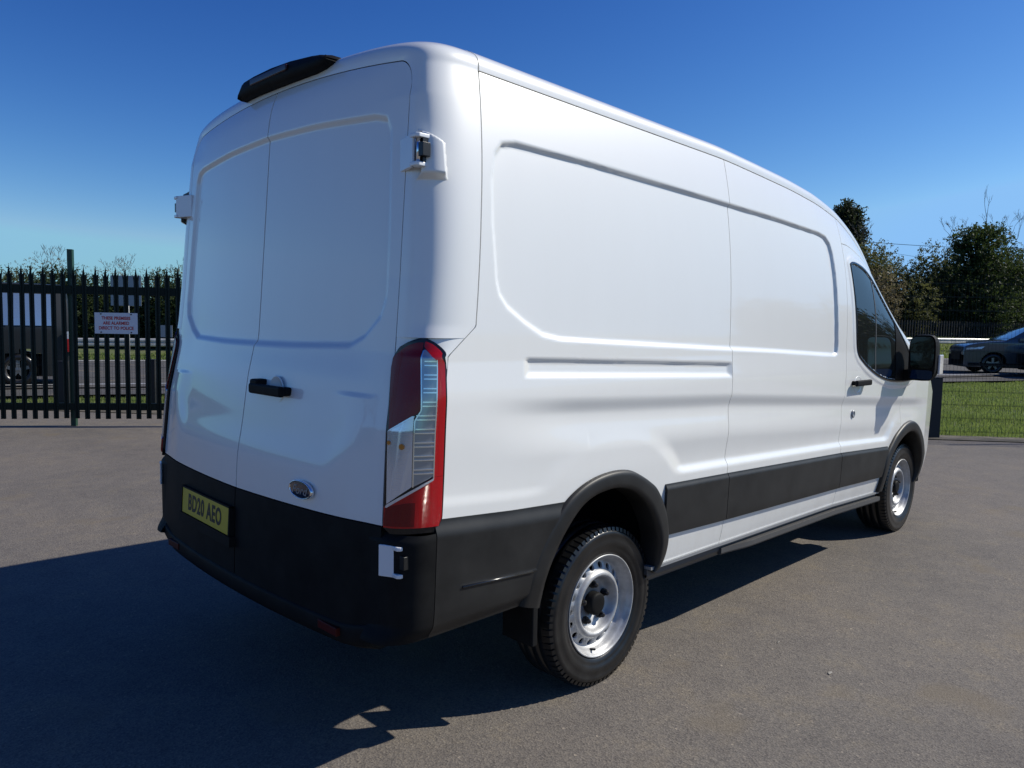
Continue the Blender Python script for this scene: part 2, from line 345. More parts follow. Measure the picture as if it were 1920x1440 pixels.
VAN = empty('delivery_van', (0, 0, 0))
tag(VAN, 'large white panel van with black lower trim parked in the foreground, rear doors closed', 'van')
BODY = MB().box((.9, -.55, .30), (5.6, .55, .40)).build('chassis', M_dark, VAN)
# dark inner lining so that the door gaps read black
def lining(depth=.035):
    xs = np.linspace(.30, 5.7, 60); TH = np.linspace(0, 1, 41); P = []
    for x in xs:
        G = float(zg(x)); row = []
        zz = np.linspace(max(.95, 0), max(G, 1.0)-.01, 14)
        for z in zz: row.append((x, -(float(yside0(np.array(x), np.array(z)))-depth-.02), z))
        for t in np.linspace(0, pi, 16)[1:-1]:
            Yg = float(yg(x))-depth-.02; c = math.cos(t); s = math.sin(t)
            row.append((x, -Yg*abs(c)**(2/3)*np.sign(c), max(G, 1.0)-.01+(float(zrise(x))-depth)*s**(2/3)))
        for z in zz[::-1]: row.append((x, (float(yside0(np.array(x), np.array(z)))-depth-.02), z))
        P.append(row)
    return np.array(P)
_P = lining(); _keep = _P[(_P[:, 0, 0] < 3.50)]
patch('inner_lining', _keep, M_gap, VAN, closed=(0, 0, 0, 0), flip=True)
patch('inner_lining', np.stack([np.stack([np.full(20, .30), np.linspace(-.84, .84, 20), np.full(20, z)], -1) for z in np.linspace(.45, 2.44, 12)], 1), M_gap, VAN, closed=(0,)*4, flip=False)

G_ = .0025
def side_grid(xa, xb, za, zb, hx=.0085, hz=.0085, off=0.0, yf=yside):
    """xa, xb functions of z; za, zb functions of x"""
    f = lambda q: q if callable(q) else (lambda t: np.full(np.shape(t), float(q)))
    xa, xb, za, zb = map(f, (xa, xb, za, zb))
    x_mid = np.array([1.4]); W = float(np.max(xb(np.array([1.4])))-np.min(xa(np.array([1.4]))))
    H = float(np.max(zb(np.linspace(.3, 5.9, 60)))-np.min(za(np.linspace(.3, 5.9, 60))))
    nu, nv = max(4, int(W/hx)), max(4, int(H/hz))
    u, v = np.meshgrid(np.linspace(0, 1, nu), np.linspace(0, 1, nv), indexing='ij')
    x = xa(np.full(u.shape, 1.4))*(1-u)+xb(np.full(u.shape, 1.4))*u
    for _ in range(6):
        z = za(x)*(1-v)+zb(x)*v; x = xa(z)*(1-u)+xb(z)*u
    return np.stack([x, -(yf(x, z)+off), z], -1), x, z
AR_out = [(.640, .50), (.655, .56), (.669, .619), (.705, .697), (.771, .784), (.863, .868), (.941, .912), (1.023, .938), (1.11, .951), (1.198, .952), (1.28, .940), (1.355, .911), (1.425, .875), (1.485, .834), (1.55, .75), (1.588, .655), (1.600, .56), (1.592, .50), (1.57, .45)]
AR_in = [(.742, .47), (.747, .53), (.757, .585), (.793, .657), (.845, .735), (.905, .800), (.96, .842), (1.03, .868), (1.10, .878), (1.168, .880), (1.25, .866), (1.324, .835), (1.39, .793), (1.44, .745), (1.495, .665), (1.525, .59), (1.533, .52), (1.53, .47), (1.515, .44)]
AF_out = [(4.345, .40), (4.345, .45), (4.355, .55), (4.38, .638), (4.42, .695), (4.486, .750), (4.569, .808), (4.695, .862), (4.78, .882), (4.866, .888), (4.96, .873), (5.056, .838), (5.15, .785), (5.230, .72), (5.29, .64), (5.325, .55), (5.335, .48), (5.325, .42), (5.30, .36)]
AF_in = [(4.425, .40), (4.425, .44), (4.432, .53), (4.452, .605), (4.485, .655), (4.555, .710), (4.63, .752), (4.72, .785), (4.80, .802), (4.88, .805), (4.95, .795), (5.03, .765), (5.10, .715), (5.155, .655), (5.195, .58), (5.222, .52), (5.228, .47), (5.22, .41), (5.20, .36)]
def densify(P, k=4):
    P = np.array(P); t = np.arange(len(P)); T = np.linspace(0, len(P)-1, (len(P)-1)*k+1)
    # Catmull-Rom through the points
    out = []
    for q in T:
        i = min(int(q), len(P)-2); f = q-i; p0 = P[max(i-1, 0)]; p1 = P[i]; p2 = P[i+1]; p3 = P[min(i+2, len(P)-1)]
        out.append(.5*((2*p1)+(-p0+p2)*f+(2*p0-5*p1+4*p2-p3)*f*f+(-p0+3*p1-3*p2+p3)*f**3))
    return np.array(out)
ARo, ARi, AFo, AFi = map(densify, (AR_out, AR_in, AF_out, AF_in))
def arch_mask(x, z):
    cx = .25*(x[:-1, :-1]+x[1:, :-1]+x[1:, 1:]+x[:-1, 1:]); cz = .25*(z[:-1, :-1]+z[1:, :-1]+z[1:, 1:]+z[:-1, 1:])
    m = np.ones(cx.shape, bool)
    for o_, i_ in ((ARo, ARi), (AFo, AFi)):
        mid = (o_*.5+i_*.5); poly = np.vstack([mid, [(mid[-1][0], 0), (mid[0][0], 0)]])
        m &= sdist(poly, cx, cz) < 0
    return m, cx, cz

# rear quarter / load side panels, right side (then mirrored)
xb0 = lambda z: I(z, [.4, 1.30, 1.44, 1.54, 1.75, 1.93, 2.1, 2.3, 2.42, 2.6], [.236, .240, .260, .381, .398, .412, .428, .446, .458, .462])
PAN = []
P, x, z = side_grid(lambda z: xb0(z)+G_, 2.12-G_, lambda x: zsill(x)+.15*(1-ss((x-.9)/.3)), lambda x: zg(x)-G_)
PAN.append(patch('side_panel', P, M_paint, VAN, mask=arch_mask(x, z)[0]))
P, x, z = side_grid(2.12+G_, 3.567-G_, zsill, lambda x: zg(x)-G_)
PAN.append(patch('side_panel', P, M_paint, VAN))
zd = lambda x: I(x, [3.56, 3.66, 3.75, 3.98, 4.124, 4.35, 4.6, 4.8, 4.9, 4.97], [2.107, 2.106, 2.095, 2.045, 1.985, 1.85, 1.655, 1.47, 1.36, 1.25])
xf = lambda z: I(z, [.3, 1.13, 1.22, 2], [4.668, 4.668, 4.97, 4.97])
WIN = np.array([(3.655, 1.985), (3.70, 1.998), (3.76, 2.0), (3.87, 1.988), (3.96, 1.968), (4.056, 1.930), (4.14, 1.878), (4.219, 1.815), (4.412, 1.668), (4.59, 1.535), (4.74, 1.41), (4.85, 1.30), (4.86, 1.235), (4.80, 1.205), (4.65, 1.195), (4.492, 1.198), (4.35, 1.208), (4.216, 1.228), (4.10, 1.255), (3.989, 1.289), (3.90, 1.322), (3.83, 1.355), (3.775, 1.385), (3.742, 1.42), (3.722, 1.47), (3.709, 1.54), (3.682, 1.775)])
P, x, z = side_grid(3.567+G_, lambda z: xf(z)-G_, zsill, lambda x: zd(x)-G_)
am, cx, cz = arch_mask(x, z)
hole = sdist(WIN, cx, cz) > .018
# raised surround round the window
sd = sdist(WIN, x, z); P[..., 1] += -(.006*ss((.05+sd)/.02)*(sd < .02))
DOORR = patch('cab_door', P, M_paint, VAN, mask=am & ~hole); PAN.append(DOORR)
P, x, z = side_grid(3.567+G_, 4.965, lambda x: zd(x)+G_, lambda x: zg(x)-G_, hz=.02)
PAN.append(patch('roof_pillar', P, M_paint, VAN))
ztf = lambda x: np.minimum(np.where(x < 5.02, I(x, [4.66, 5.02], [1.15, 1.385]), 9), zg(x))
P, x, z = side_grid(4.668+G_, 5.93, zsill, lambda x: ztf(x)-G_)
PAN.append(patch('front_wing', P, M_paint, VAN, mask=arch_mask(x, z)[0]))
# roof, bonnet, windscreen: one loft split by length
def top_grid(xa, xb, nx, ta=0, tb=pi, nt=90, off=0):
    x = np.linspace(xa, xb, nx); t = np.linspace(ta, tb, nt); X, T = np.meshgrid(x, t, indexing='ij')
    n = 3.0; c = np.cos(T); s = np.maximum(np.sin(T), 0)
    Y = -yg(X)*np.abs(c)**(2/n)*np.sign(c); Z = zg(X)+zrise(X)*s**(2/n)
    return np.stack([X, Y, Z+G_+off], -1)
P = top_grid(.4605, 3.95, 130); patch('roof', P, M_paint, VAN)
P = top_grid(3.955, 5.02, 50)
nW = 90; k0, k1 = 12, 78
patch('windscreen_pillar', P[:, :k0+1], M_paint, VAN); patch('windscreen_pillar', P[:, k1:], M_paint, VAN)
Pw = P[:, k0:k1+1].copy(); Pw[..., 2] += .003; patch('windscreen', Pw, M_glass, VAN)
P = top_grid(5.025, 5.95, 40); patch('bonnet', P, M_paint, VAN)
# front fascia
zz = np.linspace(.24, .97, 30); yy = np.linspace(-.795, .795, 60); Yf, Zf = np.meshgrid(yy, zz, indexing='ij')
Xf = 5.955+.03*(1-(np.abs(Yf)/.8)**3)-.10*ss((Zf-.75)/.3)
patch('front_bumper', np.stack([Xf, Yf, Zf], -1), M_plastic, VAN, depth=.12)
zz = np.linspace(.62, .92, 8); yy = np.linspace(-.42, .42, 20); Yf, Zf = np.meshgrid(yy, zz, indexing='ij')
patch('grille', np.stack([6.0-.06*ss((Zf-.6)/.4), Yf, Zf], -1), M_gloss, VAN)
for s_ in (-1, 1):
    zz = np.linspace(.74, .98, 8); yy = np.linspace(.46, .80, 12); Yf, Zf = np.meshgrid(yy, zz, indexing='ij')
    patch('headlight', np.stack([5.99-.13*((Yf-.4)/.4)**2-.06*ss((Zf-.6)/.4), s_*Yf, Zf], -1), M_clear, VAN, flip=s_ < 0)

# rear corner pillars from lamp top to roof, and the header over the doors
def closure(sgn=-1):
    rows = []; S = np.linspace(0, 1, 36)
    for z in np.linspace(1.50, 2.32, 90):
        rows.append(corner(S, np.full(36, z), sgn))
    return np.array(rows)
def xb_lim(P):   # trims the corner sheet along the seam
    return P
nT = 60
def ztop_door(y): return 2.474-.050*(np.abs(y)/.85)**2
def header():
    rows = []; S = np.linspace(0, 1, 30)
    # stations run up the right pillar, across the header, down the left pillar
    zc_ = np.linspace(1.50, 2.30, 90)
    D = []; O = []
    for z in zc_: D.append((-float(ye(z)), z)); O.append((-float(yside0(np.array(.42), np.array(z))), z))
    nA = 26; Yd = float(ye(2.32)); R = .085
    tops = []
    for t in np.linspace(0, 1, nA): # door corner rounding
        a = t*pi/2; tops.append((-(Yd-R+R*math.cos(a)), 2.31+(float(ztop_door(Yd-R))-2.31)*math.sin(a)))
    ys = np.linspace(-(Yd-R), 0, 40)[1:]
    for y in ys: tops.append((y, float(ztop_door(y))))
    L_ = np.array(tops); seg = np.concatenate([[0], np.cumsum(np.hypot(*np.diff(L_, axis=0).T))]); seg /= seg[-1]
    # outer curve from z 2.30 on the side up over the roof to the middle
    oc = [(-float(yside0(np.array(.42), np.array(z))), z) for z in np.linspace(2.31, 2.415, 10)]
    for t in np.linspace(0, pi/2, 120)[1:]: oc.append((-.938*math.cos(t)**(2/3), 2.418+.142*math.sin(t)**(2/3)))
    oc = np.array(oc); so_ = np.concatenate([[0], np.cumsum(np.hypot(*np.diff(oc, axis=0).T))]); so_ /= so_[-1]
    for k, p in enumerate(tops):
        D.append(p); O.append((np.interp(seg[k], so_, oc[:, 0]), np.interp(seg[k], so_, oc[:, 1])))
    D = np.array(D); O = np.array(O)
    D = np.vstack([D, (D*[-1, 1])[::-1][1:]]); O = np.vstack([O, (O*[-1, 1])[::-1][1:]])
    out = []
    n = 2.9
    for d, o_ in zip(D, O):
        E0 = float(xrear(np.array(d[0]), np.array(d[1]))); xs = float(xs_(d[1])); th = S*pi/2
        c = np.maximum(np.cos(th), 0)**(2/n); q = np.maximum(np.sin(th), 0)**(2/n)
        out.append(np.stack([xs-(xs-E0)*c, d[0]+(o_[0]-d[0])*q, d[1]+(o_[1]-d[1])*q], -1))
    return np.array(out)
P = header()
patch('rear_frame', P, M_paint, VAN, flip=True, closed=(1, 1, 1, 1), depth=.03)
# little triangle of body between lamp top and pillar
for sg in (-1, 1):
    zr = np.linspace(1.40, 1.5, 14); S = np.linspace(0, 1, 26); Z, SS = np.meshgrid(zr, S, indexing='ij')
    patch('rear_frame', corner(SS, Z, sg, -.001), M_paint, VAN, flip=sg < 0)

# rear doors
def door(sgn, za, zb, name, m, off=0.0, inset=.0035, nz=210, ny=110):
    u, v = np.meshgrid(np.linspace(0, 1, ny), np.linspace(0, 1, nz), indexing='ij')
    y = u*.87
    for _ in range(5):
        Rr = .085; Yd = .866
        top = ztop_door(y)
        t = np.clip((y-(Yd-Rr))/Rr, 0, 1)
        topc = np.where(t > 0, 2.31+(ztop_door(Yd-Rr)-2.31)*np.sqrt(np.maximum(1-t*t, 0)), top)
        zt_ = np.minimum(topc-.004, zb) if zb else topc-.004
        za_ = za(y) if callable(za) else za
        z = za_+(zt_-za_)*v
        y = inset+u*(ye(z)-2*inset)
    X = xrear(y, z)-off
    return np.stack([X, sgn*y, z], -1)
zwb = lambda y: I(y, [0, .6, .92], [.871, .876, .884])
for sg, nm in ((-1, 'rear_door'), (1, 'rear_door')):
    d = patch(nm, door(sg, zwb, None, nm, M_paint), M_paint, VAN, flip=sg > 0, depth=.02)
    if sg < 0: RD = d
    else: LD = d
    q = door(sg, .50, .9, nm, M_plastic, off=.004, nz=40, ny=60)
    q[..., 2] = .50+(q[..., 2]-.50)*((zwb(np.abs(q[..., 1]))-.004-.50)/(.9-.50))
    patch('door_lower_trim', q, M_plastic, d, flip=sg > 0, depth=.03)
# ---- tail lamps on the corner surface: strips bounded left/right as functions of height
def strip(name, lef, rig, za, zb, off, m, parent, sg, nz=60, ns=14, depth=.012, extra=None):
    z = np.linspace(za, zb, nz); l_ = I(z, [p[1] for p in lef], [p[0] for p in lef]); r_ = I(z, [p[1] for p in rig], [p[0] for p in rig])
    u = np.linspace(0, 1, ns); Sg = l_[:, None]*(1-u)+r_[:, None]*u; Z = np.repeat(z[:, None], ns, 1)
    return patch(name, corner(Sg, Z, sg, off), m, parent, flip=sg < 0, depth=depth)
for sg in (-1, 1):
    lamp = strip('tail_lamp', [(.20, .866), (.085, .882), (.062, .90), (.062, 1.05), (.05, 1.24), (.0, 1.40), (.02, 1.435), (.118, 1.468), (.278, 1.490), (.44, 1.502)], [(.80, .866), (.86, .882), (.907, .908), (.917, 1.045), (.93, 1.30), (.925, 1.42), (.90, 1.448), (.635, 1.484), (.46, 1.502)], .866, 1.502, .010, M_gloss, VAN, sg, nz=80, ns=24, depth=.03)
    Lp = lambda *a, **k: strip(*a, lamp, sg, **k)
    Lp('red_lens', [(.33, 1.236), (.115, 1.200), (.03, 1.40), (.04, 1.435), (.27, 1.475), (.40, 1.485)][1:], [(.115, 1.200), (.56, 1.265), (.485, 1.47), (.47, 1.485)], 1.201, 1.485, .015, M_redd)
    Lp('red_lens', [(.765, 1.05), (.765, 1.24), (.765, 1.425), (.50, 1.470), (.485, 1.488)], [(.885, 1.05), (.895, 1.30), (.885, 1.42), (.80, 1.452), (.60, 1.480), (.50, 1.488)], 1.052, 1.488, .0145, M_red)
    Lp('red_lens', [(.09, .886), (.085, .95), (.135, .958), (.76, 1.048)], [(.85, .886), (.885, .915), (.885, 1.048)], .886, 1.051, .0145, M_red)
    Lp('red_lens', [(.10, .890), (.12, .952), (.50, .972)], [(.54, .890), (.54, .972)], .892, .970, .016, M_redd)
    Lp('clear_lens', [(.135, .962), (.095, 1.198), (.468, 1.249)], [(.135, .962), (.485, 1.021), (.468, 1.249)], .964, 1.248, .0155, M_clear)
    Lp('clear_lens', [(.508, 1.022), (.475, 1.236), (.562, 1.268), (.51, 1.463)], [(.51, 1.022), (.75, 1.052), (.755, 1.428), (.53, 1.463)], 1.023, 1.462, .0155, M_lampin)
    for k in range(9):
        z0 = 1.062+k*.0435; s0 = .50 if z0 < 1.25 else .57
        for dz in (0, .013):
            Lp('chrome_rib', [(s0, z0+dz), (s0, z0+dz+.004)], [(.75, z0+dz), (.75, z0+dz+.004)], z0+dz, z0+dz+.0042, .0195, M_chrome, nz=3)
    Lp('chrome_edge', [(.748, 1.05), (.75, 1.43)], [(.764, 1.05), (.766, 1.43)], 1.05, 1.43, .0175, M_chrome)
    Lp('chrome_edge', [(.492, 1.02), (.478, 1.235), (.55, 1.268), (.502, 1.46)], [(.508, 1.02), (.494, 1.235), (.566, 1.268), (.518, 1.46)], 1.02, 1.46, .0172, M_chrome)
    Lp('chrome_edge', [(.115, .950), (.135, .960), (.50, 1.012), (.75, 1.046)], [(.14, .950), (.508, 1.004), (.757, 1.040), (.765, 1.050)], .951, 1.049, .0172, M_clear)
    Lp('chrome_edge', [(.11, 1.198), (.45, 1.250)], [(.12, 1.198), (.475, 1.245)], 1.199, 1.249, .0172, M_clear, nz=20)
    b0 = corner(np.array(.34), np.array(1.150), sg, .010)
    MB().bar(b0, b0+np.array([-.009, sg*.004, 0]), .010).build('bulb', M_amber, lamp)
    b0 = corner(np.array(.14), np.array(1.160), sg, .010)
    MB().bar(b0, b0+np.array([-.009, sg*.002, 0]), .007).build('bulb', M_amber, lamp)

# ---- rear bumper
def bumper_corner(sg):
    zr = np.linspace(.50, .862, 44); S = np.linspace(0, 1, 40); rows = []
    for z in zr:
        top = ss((z-.835)/.03); low = 1-ss((z-.50)/.06)
        th = S*pi/2; n = 2.7
        x0 = .072-.035*low+.025*top; y1 = float(yside0(np.array(.2), np.array(min(z, .95))))+.001+.018*float(ss((.905-z)/.065))-.018*float(1-ss((z-.50)/.05)); y0 = .86; xs = .205
        X = xs-(xs-x0)*np.maximum(np.cos(th), 0)**(2/n); Y = y0+(y1-y0)*np.maximum(np.sin(th), 0)**(2/n)
        rows.append(np.stack([X, sg*Y, np.full(40, z)], -1))
    return np.array(rows)
BUMP = []
for sg in (-1, 1):
    b = patch('bumper_corner', bumper_corner(sg), M_plastic, VAN, flip=sg < 0, depth=.09); BUMP.append(b)
def bprof(y):
    a = abs(y)/.93; return .000+.065*a*a
yy = np.linspace(-.875, .875, 60); secs = [(0.14, .515), (.02, .517), (.004, .512), (0, .500), (.0, .468), (.012, .440), (.05, .420), (.14, .425)]
Pb = np.array([[(bprof(y)+dx, y, z+.035*ss((abs(y)-.72)/.22)) for dx, z in secs] for y in yy])
STEP = patch('rear_step', Pb, M_plastic, VAN, closed=(1, 1, 0, 0), depth=.05)
MB().box((.024, -.735, .470), (.046, -.615, .500)).build('reflector', M_refl, STEP, bevel=.003)
MB().box((.024, .615, .470), (.046, .735, .500)).build('reflector', M_refl, STEP, bevel=.003)
MB().box((.14, -.82, .46), (.5, .82, .52)).build('rear_valance', M_dark, VAN)
# cladding behind rear wheels (right then mirrored)
def clad_(x, z):
    zt = ztrim(x); ridge = .655-.06*(x-.32)
    o = .0015+.018*ss((zt-z)/.065)
    o = o+.003*np.exp(-((z-ridge)/.005)**2)*ss((x-.31)/.02)
    return yside0(x, np.minimum(z, .95))+o-.018*(1-ss((z-.50)/.05))
P, x, z = side_grid(.205+G_, .93, .50, lambda x: ztrim(x)-.004, yf=clad_, hx=.006, hz=.005)
cx = .25*(x[:-1, :-1]+x[1:, :-1]+x[1:, 1:]+x[:-1, 1:]); cz = .25*(z[:-1, :-1]+z[1:, :-1]+z[1:, 1:]+z[:-1, 1:])
mid = ARo*.75+ARi*.25
CL = [patch('side_cladding', P, M_clad, VAN, mask=sdist(np.vstack([mid, [(mid[-1][0], 0), (mid[0][0], 0)]]), cx, cz) < 0, depth=.03)]
def trimy(x, z): return yside0(x, z)+.004+.011*ss((ztrim(x)-z)/.030)-.004*ss((z-ztrim(x)+.2)/-.1)
for xa, xb in ((1.56, 2.12-G_), (2.12+G_, 3.567-G_), (3.567+G_, 4.42)):
    P, x, z = side_grid(xa, xb, lambda x: zbot(x)+.002, lambda x: ztrim(x)-.002, yf=trimy, hx=.02, hz=.006)
    CL.append(patch('side_cladding', P, M_clad, VAN, depth=.012))
# sill flange and side step
def silly(x, z): return I(z-zsill(x), [-.10, -.085, -.03, -.012, 0], [-.05, -.012, -.006, .002, -.03])+yside0(x, zsill(x))
P, x, z = side_grid(1.50, 4.40, lambda x: zsill(x)-.014, lambda x: zsill(x)-.0005, yf=lambda x, z: yside0(x, zsill(x))+.010, hx=.05, hz=.004)
CL.append(patch('sill_flange', P, M_grey, VAN, depth=.05))
P, x, z = side_grid(1.50, 4.38, lambda x: zsill(x)-.085, lambda x: zsill(x)-.015, yf=lambda x, z: yside0(x, zsill(x))-.012-.03*ss((zsill(x)-.045-z)/.04), hx=.05, hz=.006)
CL.append(patch('sill_cover', P, M_step, VAN, depth=.08))
P, x, z = side_grid(2.15, 4.38, lambda x: zsill(x)-.07, lambda x: zsill(x)-.035, yf=lambda x, z: yside0(x, zsill(x))+.025*ss((x-2.15)/.3)-.006*ss((zsill(x)-.06-z)/.01), hx=.04, hz=.005)
CL.append(patch('side_step', P, M_step, VAN, depth=.06))
# wheel arch lips
for o_, i_ in ((ARo, ARi), (AFo, AFi)):
    n = len(o_); rows = []
    for f, off in ((0, .002), (.04, .012), (.12, .019), (.3, .022), (.7, .024), (.93, .023), (1.0, .015), (1.02, 0.0), (1.04, -.09)):
        p = o_*(1-f)+i_*f; rows.append(np.stack([p[:, 0], -(yside0(p[:, 0], p[:, 1])+off), p[:, 1]], -1))
    P = np.array(rows).transpose(1, 0, 2)
    CL.append(patch('wheel_arch_trim', P, M_clad, VAN, closed=(1, 1, 1, 0), depth=.04, flip=True))
    # liner
    cxx = (i_[0][0]+i_[-1][0])/2; ll = []
    kp = ~((i_[:, 0] < cxx-.3) & (i_[:, 1] < .60)) if cxx < 2 else np.ones(n, bool); il = i_[kp]
    for yv in (-.99, -.62): ll.append(np.stack([cxx+(il[:, 0]-cxx)*1.06, np.full(len(il), yv), il[:, 1]*1.03], -1))
    CL.append(patch('wheel_arch_liner', np.array(ll).transpose(1, 0, 2), M_dark, VAN, closed=(0,)*4))
_r0 = np.array([.325, -float(clad_(np.array(.325), np.array(.656))), .656]); _r1 = np.array([.672, -float(clad_(np.array(.672), np.array(.634))), .634])
CL.append(MB().bar(_r0, _r1, .0045, n=10).build('ridge_glint_bar', mat('ridge_glint_gloss', (.02, .02, .02), .22, spec=.8), VAN, smooth=True))  # glossy bar added to draw the sun highlight along the cladding ridge
for o in PAN+CL: mirror(o)
MB().box((.6, -.62, .40), (5.4, .62, .98)).build('underbody', M_dark, VAN)
for s_ in (-1, 1):
    MB().box((.76, s_*.97-.0, .29), (.79, s_*.80, .50)).build('mud_flap', M_plastic, VAN, bevel=.006)

# ---- wheels
def wheel(x, yc, side):
    """side -1: right side of the van"""
    w_ = empty('wheel', (x, yc, .345)); w_.parent = VAN; fl = 1 if side < 0 else -1
    R = .348
    prof = [(.222, -.200), (.24, -.225), (.285, -.236), (.318, -.228), (.338, -.208)]
    tread = [(.3475, -.19), (.3475, -.167), (.340, -.166), (.340, -.158), (.348, -.157), (.348, -.122), (.340, -.121), (.340, -.110), (.348, -.109), (.348, -.072), (.340, -.071), (.340, -.062), (.348, -.061), (.3475, -.035)]
    pr = prof+tread+[(.340, -.014), (.325, .008), (.318, .0105), (.308, .0125), (.305, .0105), (.285, .0155), (.262, .0145), (.258, .0115), (.245, .010), (.232, .006), (.226, 0), (.222, -.004)]
    t = MB().lathe(pr, n=96, flip=fl).build('tyre', M_tyre, w_, smooth=False)
    t.data.polygons.foreach_set('use_smooth', [True]*len(t.data.polygons))
    tb = MB()                                     # shoulder tread blocks
    for i in range(72):
        a = 2*pi*i/72; Mx = Matrix.Rotation(-a, 4, 'Y')
        y0, y1 = (-.004, .030) if side < 0 else (-.030, .004)
        tb.add([tuple(Mx @ Vector(v)) for v in [(.331, -.014*fl, -.0095), (.331, -.014*fl, .0095), (.3515, .034*fl, .0105), (.3515, .034*fl, -.0085), (.316, -.010*fl, -.009), (.316, -.010*fl, .009)] and
                [(.3490, .036*fl, -.0110), (.3490, .036*fl, .0110), (.3425, -.003*fl, .0100), (.3425, -.003*fl, -.0100), (.328, .036*fl, -.0105), (.328, .036*fl, .0105), (.326, -.0085*fl, .009), (.326, -.0085*fl, -.009)]],
               [(0, 1, 2, 3), (3, 2, 6, 7), (0, 3, 7, 4), (1, 5, 6, 2)] if fl > 0 else [(3, 2, 1, 0), (7, 6, 2, 3), (4, 7, 3, 0), (2, 6, 5, 1)])
    b = tb.build('tread_blocks', M_tyre, t); b['kind'] = 'stuff'
    rp = [(.205, -.19), (.200, -.08), (.207, -.030), (.214, -.014), (.219, -.006), (.2235, -.0005), (.2235, .004), (.220, .006), (.216, .003), (.213, -.006), (.206, -.014), (.199, -.022), (.196, -.034), (.190, -.042), (.185, -.046)]
    rim = MB().lathe(rp, n=72, flip=fl)
    rimo = rim.build('rim', M_rim, w_, smooth=True)
    # pierced ring
    NH = 18; ds = MB(); r0, r1 = .150, .185; o0, o1 = -.030, -.046
    for i in range(NH):
        a0 = 2*pi*i/NH; da = 2*pi/NH; rm = .1675; rh = .0140; K = 24; V = []; F = []
        for k in range(K):
            t_ = 2*pi*k/K; cx_, cy_ = math.cos(t_), math.sin(t_); m_ = max(abs(cx_), abs(cy_)); bx, by = cx_/m_, cy_/m_
            rr = (r0+r1)/2+by*(r1-r0)/2; aa = a0+bx*da/2
            V.append((rr*math.cos(aa), -fl*(o0+(o1-o0)*(rr-r0)/(r1-r0)), rr*math.sin(aa)))
        for dpt, rh_ in ((.000, rh+.0015), (-.0015, rh), (-.012, rh)):
            for k in range(K):
                t_ = 2*pi*k/K; rr = rm+math.sin(t_)*rh_; aa = a0+math.cos(t_)*rh_/rm
                V.append((rr*math.cos(aa), -fl*(o0+(o1-o0)*(rr-r0)/(r1-r0)+dpt), rr*math.sin(aa)))
        for l in range(3):
            for k in range(K):
                j = (k+1) % K; f = (l*K+k, l*K+j, (l+1)*K+j, (l+1)*K+k); F.append(f if fl < 0 else f[::-1])
        ds.add(V, F)
    ds.lathe([(.150, -.030), (.146, -.024), (.140, -.018), (.133, -.0145), (.127, -.0155), (.121, -.022), (.116, -.034), (.108, -.050), (.098, -.058), (.05, -.060), (.048, -.075)], n=72, flip=fl)
    ds.build('wheel_disc', M_rim, w_, smooth=True)
    MB().lathe([(.19, -.055), (.10, -.085), (.001, -.10)], n=32, flip=fl).build('brake_backing', M_gap, w_)
    MB().lathe([(.050, -.062), (.050, -.030), (.047, -.022), (.040, -.018), (.02, -.017), (.0005, -.017)], n=32, flip=fl).build('hub_cap', M_plastic, w_, smooth=True)
    for i in range(5):
        a = 2*pi*i/5+.35; c_ = (.082*math.cos(a), .082*math.sin(a))
        p = Vector((c_[0], fl*.060, c_[1])); q = Vector((c_[0], fl*.030, c_[1])); q2 = Vector((c_[0], fl*.024, c_[1]))
        MB().bar(p, (p+q)/2, .0165, .0165, 12).bar((p+q)/2, q, .0115, .0115, 6).bar(q, q2, .0115, .006, 6).build('wheel_nut', M_nut, w_)
    MB().bar((.197*math.cos(-1.75), fl*.03, .197*math.sin(-1.75)), (.190*math.cos(-1.75), fl*.004, .190*math.sin(-1.75)), .005).build('valve', M_nut, w_)
    return w_
for x_ in (1.208, 4.958):
    for s_ in (-1, 1): wheel(x_, s_*.960, s_)

# ---- cab windows
def xstrip(name, top, bot, xa, xb, off, m, parent, nx=50, nz=16, depth=.006):
    x = np.linspace(xa, xb, nx); a = I(x, [p[0] for p in bot], [p[1] for p in bot]); b = I(x, [p[0] for p in top], [p[1] for p in top])
    v = np.linspace(0, 1, nz); Z = a[:, None]*(1-v)+b[:, None]*v; X = np.repeat(x[:, None], nz, 1)
    return patch(name, np.stack([X, -(yside0(X, Z)+off), Z], -1), m, parent, depth=depth)
wt = [(3.655, 1.985), (3.70, 1.998), (3.76, 2.0), (3.87, 1.988), (3.96, 1.968), (4.056, 1.930), (4.14, 1.878), (4.219, 1.815), (4.412, 1.668), (4.59, 1.535), (4.74, 1.41), (4.85, 1.30), (4.86, 1.24)]
wb = [(3.655, 1.975), (3.682, 1.775), (3.709, 1.54), (3.722, 1.47), (3.742, 1.42), (3.775, 1.385), (3.83, 1.355), (3.90, 1.322), (3.989, 1.289), (4.10, 1.255), (4.216, 1.228), (4.35, 1.208), (4.492, 1.198), (4.65, 1.195), (4.80, 1.205), (4.86, 1.235)]
DW = [xstrip('door_window', wt, wb, 3.655, 4.45, .004, M_glass, DOORR, nx=80), xstrip('mirror_sail', wt, wb, 4.451, 4.86, .008, M_plastic, DOORR)]
fr = []                                            # black rubber edge round the glass
for k_, p in enumerate(WIN):
    pass
Wd = densify(np.vstack([WIN, WIN[:1]]), 3)
cen = Wd.mean(0); rows = []
tn = np.gradient(Wd, axis=0); nrm = np.stack([tn[:, 1], -tn[:, 0]], 1); nrm /= np.linalg.norm(nrm, axis=1, keepdims=True)+1e-9
if ((nrm*(Wd-cen)).sum(1)).mean() > 0: nrm = -nrm
